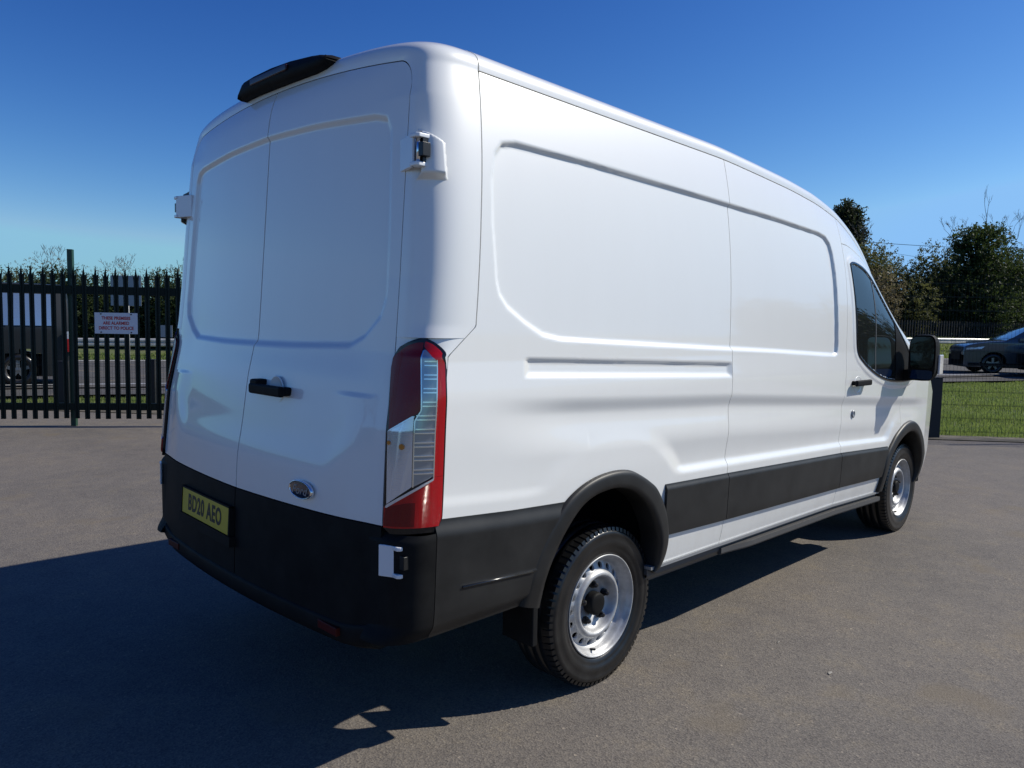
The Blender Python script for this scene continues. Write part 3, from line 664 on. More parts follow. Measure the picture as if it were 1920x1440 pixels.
for f, off in ((-.004, .004), (-.003, .0105), (.014, .010), (.018, .003)):
    p = Wd+nrm*f; rows.append(np.stack([p[:, 0], -(yside0(p[:, 0], p[:, 1])+off), p[:, 1]], -1))
DW.append(patch('window_seal', np.array(rows).transpose(1, 0, 2), M_gloss, DOORR, closed=(0,)*4))
DW.append(xstrip('window_reflection_strip', [(4.03, 1.93), (4.075, 1.90)], [(4.03, 1.29), (4.11, 1.25)], 4.052, 4.064, .006, M_step, DOORR, nx=3))  # grey strip stands in for an interior reflection in the door glass
for o in DW: mirror(o)
# cab interior: bulkhead and seats
MB().box((3.52, -.86, .75), (3.56, .86, 2.15)).build('bulkhead', mat('bulkhead_grey', (.22, .22, .22), .7), VAN)
for s_ in (-1, 1):
    MB().box((3.72, s_*.58-.24, .80), (3.86, s_*.58+.24, 1.52)).box((3.74, s_*.58-.13, 1.54), (3.84, s_*.58+.13, 1.74)).box((3.80, s_*.58-.25, .75), (4.28, s_*.58+.25, .92)).build('seat', mat('seat_cloth', (.06, .06, .065), .9), VAN, bevel=.03)
MB().box((4.55, -.82, .9), (4.95, .82, 1.22)).build('dashboard', M_plastic, VAN, bevel=.03)
MB().box((3.60, -.90, 1.30), (3.66, -.86, 1.62)).build('door_pillar_trim', mat('pillar_trim', (.45, .45, .44), .7), VAN, bevel=.008)

# ---- mirrors
for sg in (-1, 1):
    mm = MB(); K = 28
    mr = empty('door_mirror', (0, 0, 0)); mr.parent = VAN
    def ring(x, sc, yo=1.18, zo=1.375, hw=.092, hh=.163, n=4.2):
        out = []
        for k in range(K):
            t = 2*pi*k/K; c, s = math.cos(t), math.sin(t)
            out.append((x+.35*(abs(c)**(2/n)*np.sign(c))*hw*sc*-.35, sg*(yo+hw*sc*abs(c)**(2/n)*np.sign(c)-.012*s*0), zo+hh*sc*abs(s)**(2/n)*np.sign(s)+.006*c))
        return out
    secs_ = [ring(4.56, .94), ring(4.555, 1.0), ring(4.60, 1.02), ring(4.66, .95), ring(4.71, .78), ring(4.735, .45)]
    V = [p for s_ in secs_ for p in s_]; F = []
    for l in range(len(secs_)-1):
        for k in range(K): j = (k+1) % K; f = (l*K+k, l*K+j, (l+1)*K+j, (l+1)*K+k); F.append(f if sg > 0 else f[::-1])
    F.append(tuple(range(K)) if sg < 0 else tuple(range(K))[::-1]); F.append(tuple(range(5*K, 6*K)) if sg > 0 else tuple(range(5*K, 6*K))[::-1])
    mesh('mirror_housing', V, F, M_plastic, mr, smooth=False)
    mg = mat('mirror_glass', (.25, .28, .32), .03, metal=1)
    def glass(y0, y1, z0, z1, tilt, name):
        V = []; n = 8
        for k in range(32):
            t = 2*pi*k/32; c, s = math.cos(t), math.sin(t); e = 5
            yv = (y0+y1)/2+(y1-y0)/2*abs(c)**(2/e)*np.sign(c); zv = (z0+z1)/2+(z1-z0)/2*abs(s)**(2/e)*np.sign(s)
            V.append((4.551-(yv-1.18)*.12-.003+(zv-(z0+z1)/2)*tilt, sg*yv, zv))
        F = [tuple(range(32)) if sg < 0 else tuple(range(32))[::-1]]
        return mesh(name, V, F, mg, mr)
    glass(1.10, 1.262, 1.30, 1.525, 0, 'mirror_glass'); glass(1.102, 1.258, 1.222, 1.288, .25, 'spotter_glass')
    MB().box((4.60, sg*1.272, 1.26), (4.68, sg*1.288, 1.40)).build('indicator', mat('indicator_lens', (.75, .72, .70), .2, coat=1), mr, bevel=.006)
    MB().prism([(4.62, 1.19), (4.80, 1.19), (4.80, 1.30), (4.62, 1.27)], lambda a, b: (a, sg*.985, b), lambda a, b: (a-.03, sg*1.12, b+.02)).build('mirror_arm', M_plastic, mr, bevel=.01)

# ---- handles, lock, hinges, badge, plate, high brake light
H0 = MB()
yv = -float(yside(np.array(3.77), np.array(1.22)))
hd = MB().box((3.655, yv-.045, 1.20), (3.905, yv-.022, 1.238)).box((3.665, yv-.03, 1.205), (3.70, yv+.01, 1.233)).box((3.86, yv-.03, 1.205), (3.90, yv+.01, 1.233)).build('door_handle', M_plastic, DOORR, bevel=.009, seg=3)
mirror(hd)
def cup(c, nrm_axis, rw, rh, name, m, parent, depth=.0, n=28, prof=((1.0, .0), (.98, .0045), (.90, .005), (.80, .002), (.5, -.004), (.02, -.006))):
    V = []; F = []
    for r, o in prof:
        for k in range(n):
            t = 2*pi*k/n; a, b = math.cos(t)*rw*r, math.sin(t)*rh*r
            if nrm_axis == 'y': V.append((c[0]+a, c[1]-o, c[2]+b))
            else: V.append((c[0]-o, c[1]-a, c[2]+b))
    for l in range(len(prof)-1):
        for k in range(n): j = (k+1) % n; F.append((l*n+k, l*n+j, (l+1)*n+j, (l+1)*n+k))
    return mesh(name, V, F, m, parent, smooth=True)
cup((3.77, yv+.003, 1.205), 'y', .066, .058, 'handle_cup', M_paint, DOORR)
cup((3.752, -float(yside(np.array(3.752), np.array(1.012)))+.001, 1.012), 'y', .024, .026, 'lock_barrel', M_grey, DOORR, prof=((1, 0), (.95, .01), (.7, .013), (.5, .008), (.02, .007)))
xv = float(xrear(np.array(-.235), np.array(1.28)))
hr = MB().box((xv-.050, -.352, 1.262), (xv-.026, -.103, 1.302)).box((xv-.04, -.345, 1.265), (xv+.01, -.30, 1.298)).box((xv-.043, -.16, 1.268), (xv+.01, -.10, 1.318)).build('door_handle', M_plastic, RD, bevel=.009, seg=3)
cup((xv-.001, -.245, 1.283), 'x', .055, .054, 'handle_cup', M_paint, RD, prof=((1.0, .0), (.98, .004), (.92, .003), (.8, -.0), (.5, -.002), (.02, -.002)))
bx = float(xrear(np.array(-.49), np.array(.941)))
bd = cup((bx-.001, -.488, .940), 'x', .076, .031, 'badge', M_badge, RD, prof=((.90, .011), (.5, .0135), (.02, .014)))
cup((bx-.0005, -.488, .940), 'x', .079, .034, 'badge_rim', M_chrome, bd, prof=((1.0, 0), (1.0, .009), (.97, .0125), (.92, .0125), (.89, .010)))
Mt = Matrix.Translation((bx-.0148, -.488, .939)) @ Matrix(((0, 0, -1, 0), (-1, 0, 0, 0), (0, 1, 0, 0), (0, 0, 0, 1)))
text('Ford', .046, M_grey, Mt, 'badge_lettering', bd, xs=1.15, shear=.4, ext=.0006)
# number plate on the left door, its own recess frame
px_, py_, pz_ = .006, .277, .727; tz = .03
pl = MB().box((-.0015, -.26, -.0555), (.0015, .26, .0555)).build('number_plate', M_plate, LD, bevel=.001)
Mp = Matrix.Translation((px_, py_, pz_)) @ Matrix.Rotation(-.045, 4, 'Z') @ Matrix.Rotation(.05, 4, 'Y')
pl.data.transform(Mp)
tt = text('BD20 AEO', .098, M_ink, Mp @ Matrix.Translation((-.0022, 0, -.001)) @ Matrix(((0, 0, -1, 0), (-1, 0, 0, 0), (0, 1, 0, 0), (0, 0, 0, 1))), 'plate_lettering', pl, xs=.78, ext=.0003, bold=.0032, spacing=1.10)
fr_ = MB()
for a, b in (((-.004, -.272, .057), (.03, .272, .064)), ((-.006, -.285, -.10), (.03, .285, -.058)), ((-.004, -.272, -.10), (.03, -.262, .064)), ((-.004, .262, -.10), (.03, .272, .064))): fr_.box(a, b)
f_ = fr_.build('plate_surround', M_plastic, LD); f_.data.transform(Mp)
bk = MB().box((.004, -.27, -.06), (.03, .27, .06)).build('plate_backing', M_gap, LD); bk.data.transform(Mp)

def hinge(z, xk, ypiv, sg, m, frame, yo=-.028):
    h = empty('door_hinge', (0, 0, 0)); h.parent = VAN; hh = .052
    y_in = float(ye(z))+yo; xr = float(xrear(np.array(y_in), np.array(z))); xr = xr if z > 1 else .066
    MB().prism([(xr-.004, y_in), (xk-.012, ypiv-.008), (xk-.002, ypiv-.008), (xr+.012, y_in+.01), (xr+.004, y_in)], lambda a, b: (a, sg*b, z-hh), lambda a, b: (a, sg*b, z+hh)).build('hinge_leaf', m, h, bevel=.002)
    for dz in (-hh, hh-.014):
        MB().prism([(xk-.014, ypiv-.02), (xk-.014, ypiv+.012), (xk-.004, ypiv+.02), (xk+.045, ypiv+.02), (xk+.045, ypiv-.02)], lambda a, b: (a, sg*b, z+dz), lambda a, b: (a, sg*b, z+dz+.014)).build('hinge_knuckle', m, h, bevel=.003)
    MB().bar((xk+.004, sg*(ypiv+.004), z-hh+.004), (xk+.004, sg*(ypiv+.004), z+hh-.004), .0075, n=10).build('hinge_pin', M_chrome, h, smooth=True)
    MB().box((xk-.002, sg*(ypiv+.010), z-.022), (xk+.03, sg*(ypiv+.034), z+.022)).build('hinge_stop', M_nut, h, bevel=.002)
    MB().box((xk+.012, sg*(ypiv-.02), z-hh+.01), (xk+.05, sg*(ypiv+.018), z+hh-.01)).build('hinge_well', M_nut, h)
    return h
for sg in (-1, 1):
    hinge(2.100, .178, .958, sg, M_hinge, None); hinge(.777, .098, .984, sg, M_hinge, None, .008)
# raised hinge pad on the body corner
for sg in (-1, 1):
    zt0 = 2.10; Z = np.linspace(zt0-.125, zt0+.10, 40); S = np.linspace(.16, .90, 60); ZZ, SS = np.meshgrid(Z, S, indexing='ij')
    B = corner(SS, ZZ, sg)
    xx = B[..., 0]; hx = np.clip((xx-.205)/.09, 0, 1)
    wz = np.minimum((ZZ-(zt0-.088))/.022, (zt0+.085-.055*hx-ZZ)/.016); wx = np.minimum((xx-.198)/.010, (.282-xx)/.020)
    k = ss(wz)*ss(wx)
    B = corner(SS, ZZ, sg, .0003) + np.stack([-.012*k, sg*.042*k*(1-.35*hx), 0*k], -1)
    B[..., 1] -= sg*.003*(k <= 0)
    patch('hinge_pad', B, M_paint, VAN, flip=sg < 0, closed=(0,)*4)
# high-level brake light housing
sp = []
for y, hgt, zb_ in [(-.405, .012, 2.508), (-.395, .034, 2.499), (-.36, .058, 2.489), (-.30, .074, 2.484), (-.15, .088, 2.486), (0, .093, 2.488), (.15, .090, 2.490), (.245, .086, 2.489), (.268, .080, 2.487), (.279, .06, 2.486), (.283, .02, 2.486)]:
    x0 = float(xrear(np.array(y), np.array(2.47)))
    sp.append([(x0+.045, y, zb_), (x0-.028, y, zb_+.002), (x0-.044, y, zb_+hgt*.35), (x0-.030, y, zb_+hgt*.8), (x0+.02, y, zb_+hgt), (x0+.09, y, zb_+hgt*1.0), (x0+.17, y, zb_+hgt*.8)])
HB = patch('brake_light_housing', np.array(sp), M_plastic, VAN, flip=True, depth=.03)
MB().box((.160, -.15, 2.520), (.175, .15, 2.545)).build('brake_light_lens', mat('smoked_lens', (.03, .004, .006), .2), HB, bevel=.004)
# ================================================================ surroundings
FW = np.array([0.70944, 0.70476, 0]); RT = np.array([0.70476, -0.70944, 0]); C0 = np.array([CAM[0], CAM[1], 0])
def W(D, r, z=0): p = C0+FW*D+RT*r; return (float(p[0]), float(p[1]), float(z))
DIRR = math.atan2(RT[1], RT[0])
def road_near(r): return 16.2+(r+9)*.36
def bank(r): return np.clip((np.asarray(r)+6)/20, 0, 1)
def terr(D, r):
    D = np.asarray(D, float); r = np.asarray(r, float)
    z = .016*np.maximum(D-14, 0); e = D-(road_near(r)+10.2)
    z = .016*np.clip(D-14, 0, 26)+bank(r)*(.85*ss(e/4.5))
    return z
# car park, lawn, road, bank
fence_D = lambda r: 12.55-.10*(r+7)
MB().add([(-60, -60, 0), (60, -60, 0), (60, 60, 0), (-60, 60, 0)], []).V
car_park = mesh('car_park', [W(-45, -50), W(-45, 50), W(float(fence_D(50))-.15, 50), W(float(fence_D(-50))-.15, -50)], [(0, 1, 2, 3)], M_asph); tag(car_park, kind='structure')
def sheet(name, D0, D1, nD, r0, r1, nr, dz, m, jit=0):
    r = np.linspace(r0, r1, nr); rows = []
    for t in np.linspace(0, 1, nD):
        a, b = D0(r), D1(r); D = a+(b-a)*t; z = terr(D, r)+dz+(RNG.normal(0, jit, nr) if jit else 0)
        rows.append([W(D[i], r[i], z[i]) for i in range(nr)])
    P = np.array(rows); idx = np.arange(nD*nr).reshape(nD, nr)
    F = np.stack([idx[:-1, :-1], idx[:-1, 1:], idx[1:, 1:], idx[1:, :-1]], -1).reshape(-1, 4)
    return tag(mesh(name, P.reshape(-1, 3), F, m, smooth=True), kind='structure')
sheet('verge', lambda r: fence_D(r)-.2, lambda r: fence_D(r)*0+140, 220, -90, 110, 90, -.045, M_grass)
far = mesh('ground', [(-1500, -1500, -.12), (1500, -1500, -.12), (1500, 1500, -.12), (-1500, 1500, -.12)], [(0, 1, 2, 3)], M_grass); tag(far, kind='structure')
sheet('road', lambda r: road_near(r), lambda r: road_near(r)+10, 24, -90, 90, 80, .03, M_road)
sheet('footpath', lambda r: road_near(r)-1.6, lambda r: road_near(r)-.25, 4, -90, 90, 80, .025, M_road)
kb = sheet('kerb', lambda r: road_near(r)-.22, lambda r: road_near(r)-.05, 3, -90, 90, 80, .11, M_galv)
sheet('edge_line', lambda r: road_near(r)+9.3, lambda r: road_near(r)+9.5, 3, -90, 90, 80, .036, M_white)
sheet('dirt_edge', lambda r: fence_D(r)-.16, lambda r: fence_D(r)+.35, 4, -50, 50, 60, .012, M_soil)

# ---- grass blades
def blades(name, n, Df, rf, h0, h1, m, wid=.006):
    r = rf(n); D = Df(n, r); z = terr(D, r)-.045
    P = C0[None]+FW[None]*D[:, None]+RT[None]*r[:, None]; P[:, 2] = z
    clump = .6+.5*np.sin(P[:, 0]*2.1+np.sin(P[:, 1]*1.3)*2)*np.sin(P[:, 1]*1.7)
    h = RNG.uniform(h0, h1, n)*np.clip(clump, .5, 1.1); a = RNG.uniform(0, 2*pi, n); lean = RNG.uniform(0, .5, n)*h; b = RNG.uniform(0, 2*pi, n); w_ = wid*RNG.uniform(.7, 1.6, n)
    dx, dy = np.cos(a)*w_, np.sin(a)*w_
    V = np.empty((n, 3, 3)); V[:, 0] = P-np.stack([dx, dy, 0*dx], 1); V[:, 1] = P+np.stack([dx, dy, 0*dx], 1); V[:, 2] = P+np.stack([np.cos(b)*lean, np.sin(b)*lean, h], 1)
    return tag(mesh(name, V.reshape(-1, 3), np.arange(3*n).reshape(n, 3), m), kind='stuff')
blades('grass', 120000, lambda n, r: fence_D(r)+.25+RNG.random(n)**1.15*(road_near(r)-1.7-fence_D(r)-.25), lambda n: RNG.uniform(5.4, 18, n), .06, .13, M_blade, .007)
blades('grass', 22000, lambda n, r: fence_D(r)+.2+RNG.random(n)*(road_near(r)-1.7-fence_D(r)-.3), lambda n: RNG.uniform(-14, -4, n), .05, .12, M_blade, .007)
blades('grass', 26000, lambda n, r: road_near(r)+10.4+RNG.random(n)*6, lambda n: RNG.uniform(8, 34, n), .12, .25, M_blade, .02)
blades('grass', 12000, lambda n, r: road_near(r)+10.2+RNG.random(n)*4, lambda n: RNG.uniform(-24, -6, n), .1, .2, M_blade, .02)

# ---- palisade gate on the left
GA, GB = np.array([1.084, 9.585]), np.array([2.900, 8.231]); gd = (GB-GA)/np.linalg.norm(GB-GA); gang = math.atan2(gd[1], gd[0])
gate = empty('palisade_gate', (float(GA[0]), float(GA[1]), 0), gang); tag(gate, 'dark green steel palisade gate with pointed pales behind the left side of the van', 'gate')
def pale_mesh():
    pr = [(-.034, 0), (-.017, -.016), (0, -.003), (.017, -.016), (.034, 0)]; tops = [2.18, 2.13, 2.27, 2.13, 2.18]; outx = [-.046, -.02, 0, .02, .046]; V = []
    for th in (0, .004):
        for i, (x, y) in enumerate(pr): V.append((x, y+th, .115))
        for i, (x, y) in enumerate(pr): V.append((x, y+th, 2.08))
        for i, (x, y) in enumerate(pr): V.append((outx[i], y+th-.012*(i in (0, 4))-.0, tops[i]))
    F = []
    for l in range(2):
        for i in range(4):
            F.append((l*5+i, l*5+i+1, (l+1)*5+i+1, (l+1)*5+i)); F.append(tuple(15+q for q in (l*5+i, (l+1)*5+i, (l+1)*5+i+1, l*5+i+1)))
    for l in range(2):
        for i in (0, 4):
            f = (l*5+i, (l+1)*5+i, 15+(l+1)*5+i, 15+l*5+i); F.append(f if i == 0 else f[::-1])
    for i in range(4): F.append((i+1, i, 15+i, 16+i)); F.append((10+i, 11+i, 26+i, 25+i))
    m = bpy.data.meshes.new('pale'); m.from_pydata(V, [], F); m.materials.append(M_green); m.update(); return m
pm = pale_mesh()
for i in range(-4, 27):
    o = bpy.data.objects.new('pale', pm); C.objects.link(o); o.parent = gate; o.location = (.05+i*.1375, 0, random.uniform(-.006, .006)); o.rotation_euler = (0, random.uniform(-.006, .006), 0)
for z0, z1 in ((.235, .335), (1.875, 1.99)):
    MB().box((-.9, .006, z0), (3.9, .012, z1)).box((-.9, .012, z0), (3.9, .055, z0+.006)).box((-.9, .012, z1-.006), (3.9, .055, z1)).build('rail', M_green, gate)
MB().box((.90, .06, 0), (.97, .13, 2.50)).build('gate_post', M_green2, gate, bevel=.004)
for i in range(-4, 27):
    pass
# warning sign
sg_ = empty('warning_sign', (float(GA[0]+gd[0]*1.565), float(GA[1]+gd[1]*1.565), 1.475), gang+math.pi)
tag(sg_, 'white warning sign with red lettering fixed to the palisade gate', 'sign')
MB().box((-.285, .024, -.148), (.285, .028, .148)).build('sign_board', M_sign, sg_, bevel=.001)
for i, s_ in enumerate(('THESE PREMISES', 'ARE ALARMED', 'DIRECT TO POLICE')):
    text(s_, .062, M_signred, Matrix.Translation((0, .0295, .070-i*.070)) @ Matrix(((-1, 0, 0, 0), (0, 0, 1, 0), (0, 1, 0, 0), (0, 0, 0, 1))), 'sign_lettering', sg_, xs=.86, bold=.0018)
for x_ in (-.20, .20):
    for z_ in (-.128, .128): MB().bar((x_, .026, z_), (x_, .034, z_), .010).build('bolt', M_ink, sg_)

# ---- black square posts and welded mesh fence
for i, (D, r, wd, h, lab) in enumerate([(13.3, -7.87, .17, .80, 'black square post behind the gate, near the red rear lamp of the dark minibus'), (13.3, -6.32, .17, .86, 'black square post behind the right end of the palisade gate'), (11.35, 6.30, .20, .95, 'black square post at the edge of the lawn just right of the van mirror')]):
    b = empty('square_post', W(D, r, -.05 if D < 12 else -.03), DIRR); tag(b, lab, 'post', 'black posts along the mesh fence')
    MB().box((-wd/2, -wd/2, 0), (wd/2, wd/2, h)).build('shaft', M_block, b, bevel=.008)
    MB().box((-wd/2-.004, -wd/2-.004, h), (wd/2+.004, wd/2+.004, h+.012)).build('cap', M_block, b, bevel=.004)
fe = empty('mesh_fence', (0, 0, 0)); tag(fe, 'tall fine black welded mesh fence between the car park and the grass', 'fence')
vw, hw = MB(), MB()
def fp(r, z, o=0): return W(float(fence_D(r))+.12+o, r, z)
r = 4.6
while r < 16:
    p = fp(r, 0); vw.bar((p[0], p[1], .03), (p[0], p[1], 2.42), .0018, n=3, cap=False); r += .052
for z in np.arange(.1, 2.45, .2): hw.bar(fp(4.6, z, -.004), fp(16, z, -.004), .0028, n=4, cap=False); hw.bar(fp(4.6, z+.012, .004), fp(16, z+.012, .004), .0018, n=4, cap=False)
v_ = vw.build('vertical_wires', M_wire, fe); v_['kind'] = 'stuff'; h_ = hw.build('horizontal_wires', M_wire, fe); h_['kind'] = 'stuff'
for rr in (5.0, 8.9, 12.2): p = fp(rr, 0, .03); MB().box((p[0]-.02, p[1]-.02, 0), (p[0]+.02, p[1]+.02, 2.44)).build('fence_post', M_wire, fe)
fl = empty('mesh_fence', (0, 0, 0)); tag(fl, 'low fine black mesh fence on the grass behind the palisade gate', 'fence')
vw, hw = MB(), MB(); r = -9.6
while r < -4:
    p = W(13.35, r); vw.bar((p[0], p[1], .0), (p[0], p[1], .95), .002, n=3, cap=False); r += .05
for z in np.arange(.1, 1.0, .2): hw.bar(W(13.35, -9.6, z), W(13.35, -4, z), .003, n=4, cap=False)
v_ = vw.build('vertical_wires', M_wire, fl); v_['kind'] = 'stuff'; h_ = hw.build('horizontal_wires', M_wire, fl); h_['kind'] = 'stuff'

# ---- crash barrier and far railings
cb = empty('crash_barrier', (0, 0, 0)); tag(cb, 'long galvanised steel crash barrier beyond the far side of the road', 'barrier')
def bline(off, r): return float(road_near(r))+10.2+off
for a in np.arange(-44, 60, 4.0):
    V = []; F = []
    prof = [(0, .42), (-.05, .46), (-.05, .52), (0, .55), (0, .58), (-.05, .61), (-.05, .67), (0, .71), (.012, .71), (.012, .42)]
    for r in (a, a+4.0):
        D = bline(1.8, r); zt = float(terr(D, r))-.05
        for d, z in prof: V.append(W(D+d, r, zt+z))
    n = len(prof); F = [(i, (i+1) % n, n+(i+1) % n, n+i) for i in range(n)]
    mesh('barrier_rail', V, F, M_galv, cb)
    D = bline(1.95, a); p = W(D, a); z_ = float(terr(D, a)); MB().box((p[0]-.05, p[1]-.05, z_-.2), (p[0]+.05, p[1]+.05, z_+.6)).build('barrier_post', M_galv, cb)
rf_ = empty('palisade_railings', (0, 0, 0)); tag(rf_, 'far black pointed railings in front of the trees beyond the road', 'fence')
pa = MB(); 
for r in np.arange(4, 46, .19):
    D = bline(6.0, r); z0 = float(terr(D, r)); p = W(D, r); zt = z0+1.08
    pa.box((p[0]-.03, p[1]-.03, z0-.1), (p[0]+.03, p[1]+.03, zt)).add([(p[0]-.035, p[1]-.035, zt), (p[0]+.035, p[1]+.035, zt), (p[0], p[1], zt+.13)], [(0, 1, 2)])
o = pa.build('railing_pales', M_block, rf_); o['kind'] = 'stuff'
for z in (.3, .85):
    m_ = MB()
    for r in np.arange(4, 46, 3.0):
        D0, D1 = bline(6.05, r), bline(6.05, r+3.0); m_.bar(W(D0, r, float(terr(D0, r))+z), W(D1, r+3, float(terr(D1, r+3))+z), .03, n=4)
    m_.build('railing_rail', M_block, rf_)

# ---- foliage
def crown(name, blobs, n, size, m, parent, flat=.0, seed=0, up=.0):
    g = np.random.default_rng(seed); B = np.array([b for b in blobs], float); vol = np.abs(B[:, 3]*B[:, 4]*B[:, 5])**.75; k = g.choice(len(B), n, p=vol/vol.sum())
    d = g.normal(size=(n, 3)); d /= np.linalg.norm(d, axis=1, keepdims=True); rr = g.random(n)**.45
    lump = 1+.16*np.sin(d[:, 0]*7+k)+.16*np.sin(d[:, 1]*9+k*2)+.14*np.sin(d[:, 2]*8+k*3)
    P = B[k, :3]+d*B[k, 3:]*(rr*lump)[:, None]
    # gather the leaves in sprays
    cl = g.integers(0, n//14+1, n); cc = P[g.integers(0, n, n//14+1)]; P = cc[cl]*.62+P*.38 if False else P+ (cc[cl]-P)*0
    a = g.normal(size=(n, 3)); a[:, 2] *= .6; a /= np.linalg.norm(a, axis=1, keepdims=True); b = np.cross(a, g.normal(size=(n, 3))); b /= np.linalg.norm(b, axis=1, keepdims=True)
    s = size*g.uniform(.5, 1.5, n)[:, None]
    V = np.stack([P-a*s, P+b*s*.5, P+a*s, P-b*s*.5], 1)
    o = mesh(name, V.reshape(-1, 3), np.arange(4*n).reshape(n, 4), m, parent); return o
def sprays(name, blobs, n, per, size, m, parent, seed=0, lift=0.3):
    """leaf clumps: n twigs, each with a tuft of small leaves, mostly near the crown's surface"""
    g = np.random.default_rng(seed); B = np.array(blobs, float); vol = (np.abs(B[:, 3]*B[:, 4]*B[:, 5]))**.67; k = g.choice(len(B), n, p=vol/vol.sum())
    d = g.normal(size=(n, 3)); d /= np.linalg.norm(d, axis=1, keepdims=True); rr = .45+.62*g.random(n)**.6
    Pc = B[k, :3]+d*B[k, 3:]*rr[:, None]
    tw = d+g.normal(size=(n, 3))*.5+[0, 0, lift]; tw /= np.linalg.norm(tw, axis=1, keepdims=True)
    q = np.repeat(np.arange(n), per); N_ = n*per; t = g.random(N_)*size*4
    P = Pc[q]+tw[q]*t[:, None]+g.normal(size=(N_, 3))*size*.8
    a = tw[q]+g.normal(size=(N_, 3))*.8; a /= np.linalg.norm(a, axis=1, keepdims=True); b = np.cross(a, g.normal(size=(N_, 3))); b /= np.linalg.norm(b, axis=1, keepdims=True)
    s = size*g.uniform(.5, 1.3, N_)[:, None]
    V = np.stack([P-a*s*.8, P+b*s*.45, P+a*s, P-b*s*.45], 1)
    return mesh(name, V.reshape(-1, 3), np.arange(4*N_).reshape(N_, 4), m, parent)
def branches(name, base, h, spread, depth, m, parent, seed, r0=.12, up=.55, nchild=3, n0=1):
    rn = random.Random(seed); mb = MB()
    def grow(p, d, l, r, k):
        q = p+d*l; mid = (p+q)/2+Vector((rn.uniform(-1, 1), rn.uniform(-1, 1), rn.uniform(-.3, .3)))*l*.08
        mb.bar(p, mid, r, r*.8, 4 if r > .03 else 3, False); mb.bar(mid, q, r*.8, r*.6, 4 if r > .03 else 3, False)
        if k == 0: return
        for i in range(nchild if k > 1 else nchild+1):
            nd = (d+Vector((rn.uniform(-1, 1), rn.uniform(-1, 1), rn.uniform(-.3, .9)*up*2))*spread).normalized()
            grow(q if i < 2 else mid, nd, l*rn.uniform(.55, .85), max(r*.55, .008), k-1)
    for i in range(n0):
        d0 = Vector((rn.uniform(-.15, .15)*n0**.5, rn.uniform(-.15, .15)*n0**.5, 1)).normalized() if n0 == 1 else Vector((rn.uniform(-.6, .6), rn.uniform(-.6, .6), 1)).normalized()
        grow(Vector(base)+(Vector((rn.uniform(-.4, .4), rn.uniform(-.4, .4), 0)) if n0 > 1 else Vector()), d0, h, r0, depth)
    return mb.build(name, m, parent)
def tree(label, D, r, blobs, n, size, m, seed, cat='tree', trunk=(.2, 3), group=None, name='tree', per=12, lift=.3, bare=None):
    zb = float(terr(min(D, 60), r)) if D > 12 else 0
    t = empty(name, W(D, r, zb-.1)); tag(t, label, cat, group)
    tr = MB(); tr.bar((0, 0, 0), (.1, .05, trunk[1]*.5), trunk[0], trunk[0]*.8).bar((.1, .05, trunk[1]*.5), (0, .1, trunk[1]), trunk[0]*.8, trunk[0]*.45)
    for i in range(4):
        a = i*1.7+seed; tr.bar((.05, .05, trunk[1]*(.45+.1*i)), (math.cos(a)*trunk[1]*.25, math.sin(a)*trunk[1]*.25, trunk[1]*(.8+.1*i)), trunk[0]*.35, trunk[0]*.12, 5)
    tr.build('trunk', M_bark, t)
    if blobs is not None:
        if size > 0: crown('crown_core', [(b[0], b[1], b[2], b[3]*.8, b[4]*.8, b[5]*.8) for b in blobs], n//2, size*1.5, m, t, seed=seed+50)['kind'] = 'stuff'
        sprays('crown', blobs, n//4, per, size*.8, m, t, seed, lift)
    if bare: branches('bare_branches', *bare, parent=t)
    return t
def hedge_blobs(w_, h, seed, d=1.8):
    g = random.Random(seed); B = []
    for i in range(9): B.append((g.uniform(-w_/2, w_/2)*RT[0]+g.uniform(-.5, .5), g.uniform(-w_/2, w_/2)*0+(-w_/2+w_*i/8)*RT[1], h*g.uniform(.25, .55), w_*.26, w_*.26, h*g.uniform(.28, .42)))
    out = []
    for i in range(10):
        s_ = -w_/2+w_*i/9; f_ = g.uniform(-d/2, d/2); p = RT*s_+FW*f_
        out.append((p[0], p[1], h*.14, w_*.15, w_*.15, h*.2))
        out.append((p[0], p[1], h*g.uniform(.3, .62), w_*.17, w_*.17, h*g.uniform(.26, .40)))
    return out
# right: belt of trees beyond the railings
def TD(r): return bline(9.0, r)
belt = [(12.5, 6.2, M_leaf_olive, 'olive grey thicket beyond the railings half hidden by the van cab'),
        (17.5, 5.8, M_leaf_brown, 'thin brown budding thicket right of the van windscreen pillar'),
        (22.0, 6.5, M_leaf_olive, 'loose olive green shrub beyond the railings above the van mirror'),
        (25.6, 6.7, M_leaf_dark, 'dark shrub beyond the railings left of the ivy covered tree'),
        (31.8, 6.6, M_leaf_olive, 'mid height shrub just right of the ivy covered tree'),
        (35.0, 7.6, M_leaf_dark, 'dense dark evergreen at the right edge of the photo')]
belt += [(44, 8, M_leaf_dark, 'big dark evergreen out of frame to the right, mirrored in the cab window'), (52, 9, M_leaf_dark, 'second big evergreen out of frame to the right'), (61, 8, M_leaf_olive, 'third tree out of frame to the right, mirrored in the van side'), (71, 8, M_leaf_dark, 'fourth tree out of frame on the far right')]
for i, (r, h, m_, lab) in enumerate(belt):
    D = TD(r); tree(lab, D, r, hedge_blobs(7.5, h, i+3), 14000, .085, m_, 20+i, 'shrub', (.10, h*.6), 'trees and shrubs beyond the road', 'tall_shrub')
r = 18.7; D = TD(r)+3
t = tree('leaning bare brown tree with windswept twigs behind the thicket', D, r, [(0, 0, 5.4, 1.5, 1.5, .8), (.8, -.8, 6.0, .9, .9, .5)], 1800, .06, M_leaf_brown, 61, 'tree', (.14, 5.5), None, 'bare_tree', 7)
branches('bare_branches', (0, 0, 2.6), 1.35, .8, 6, M_bark, t, 5, .09)
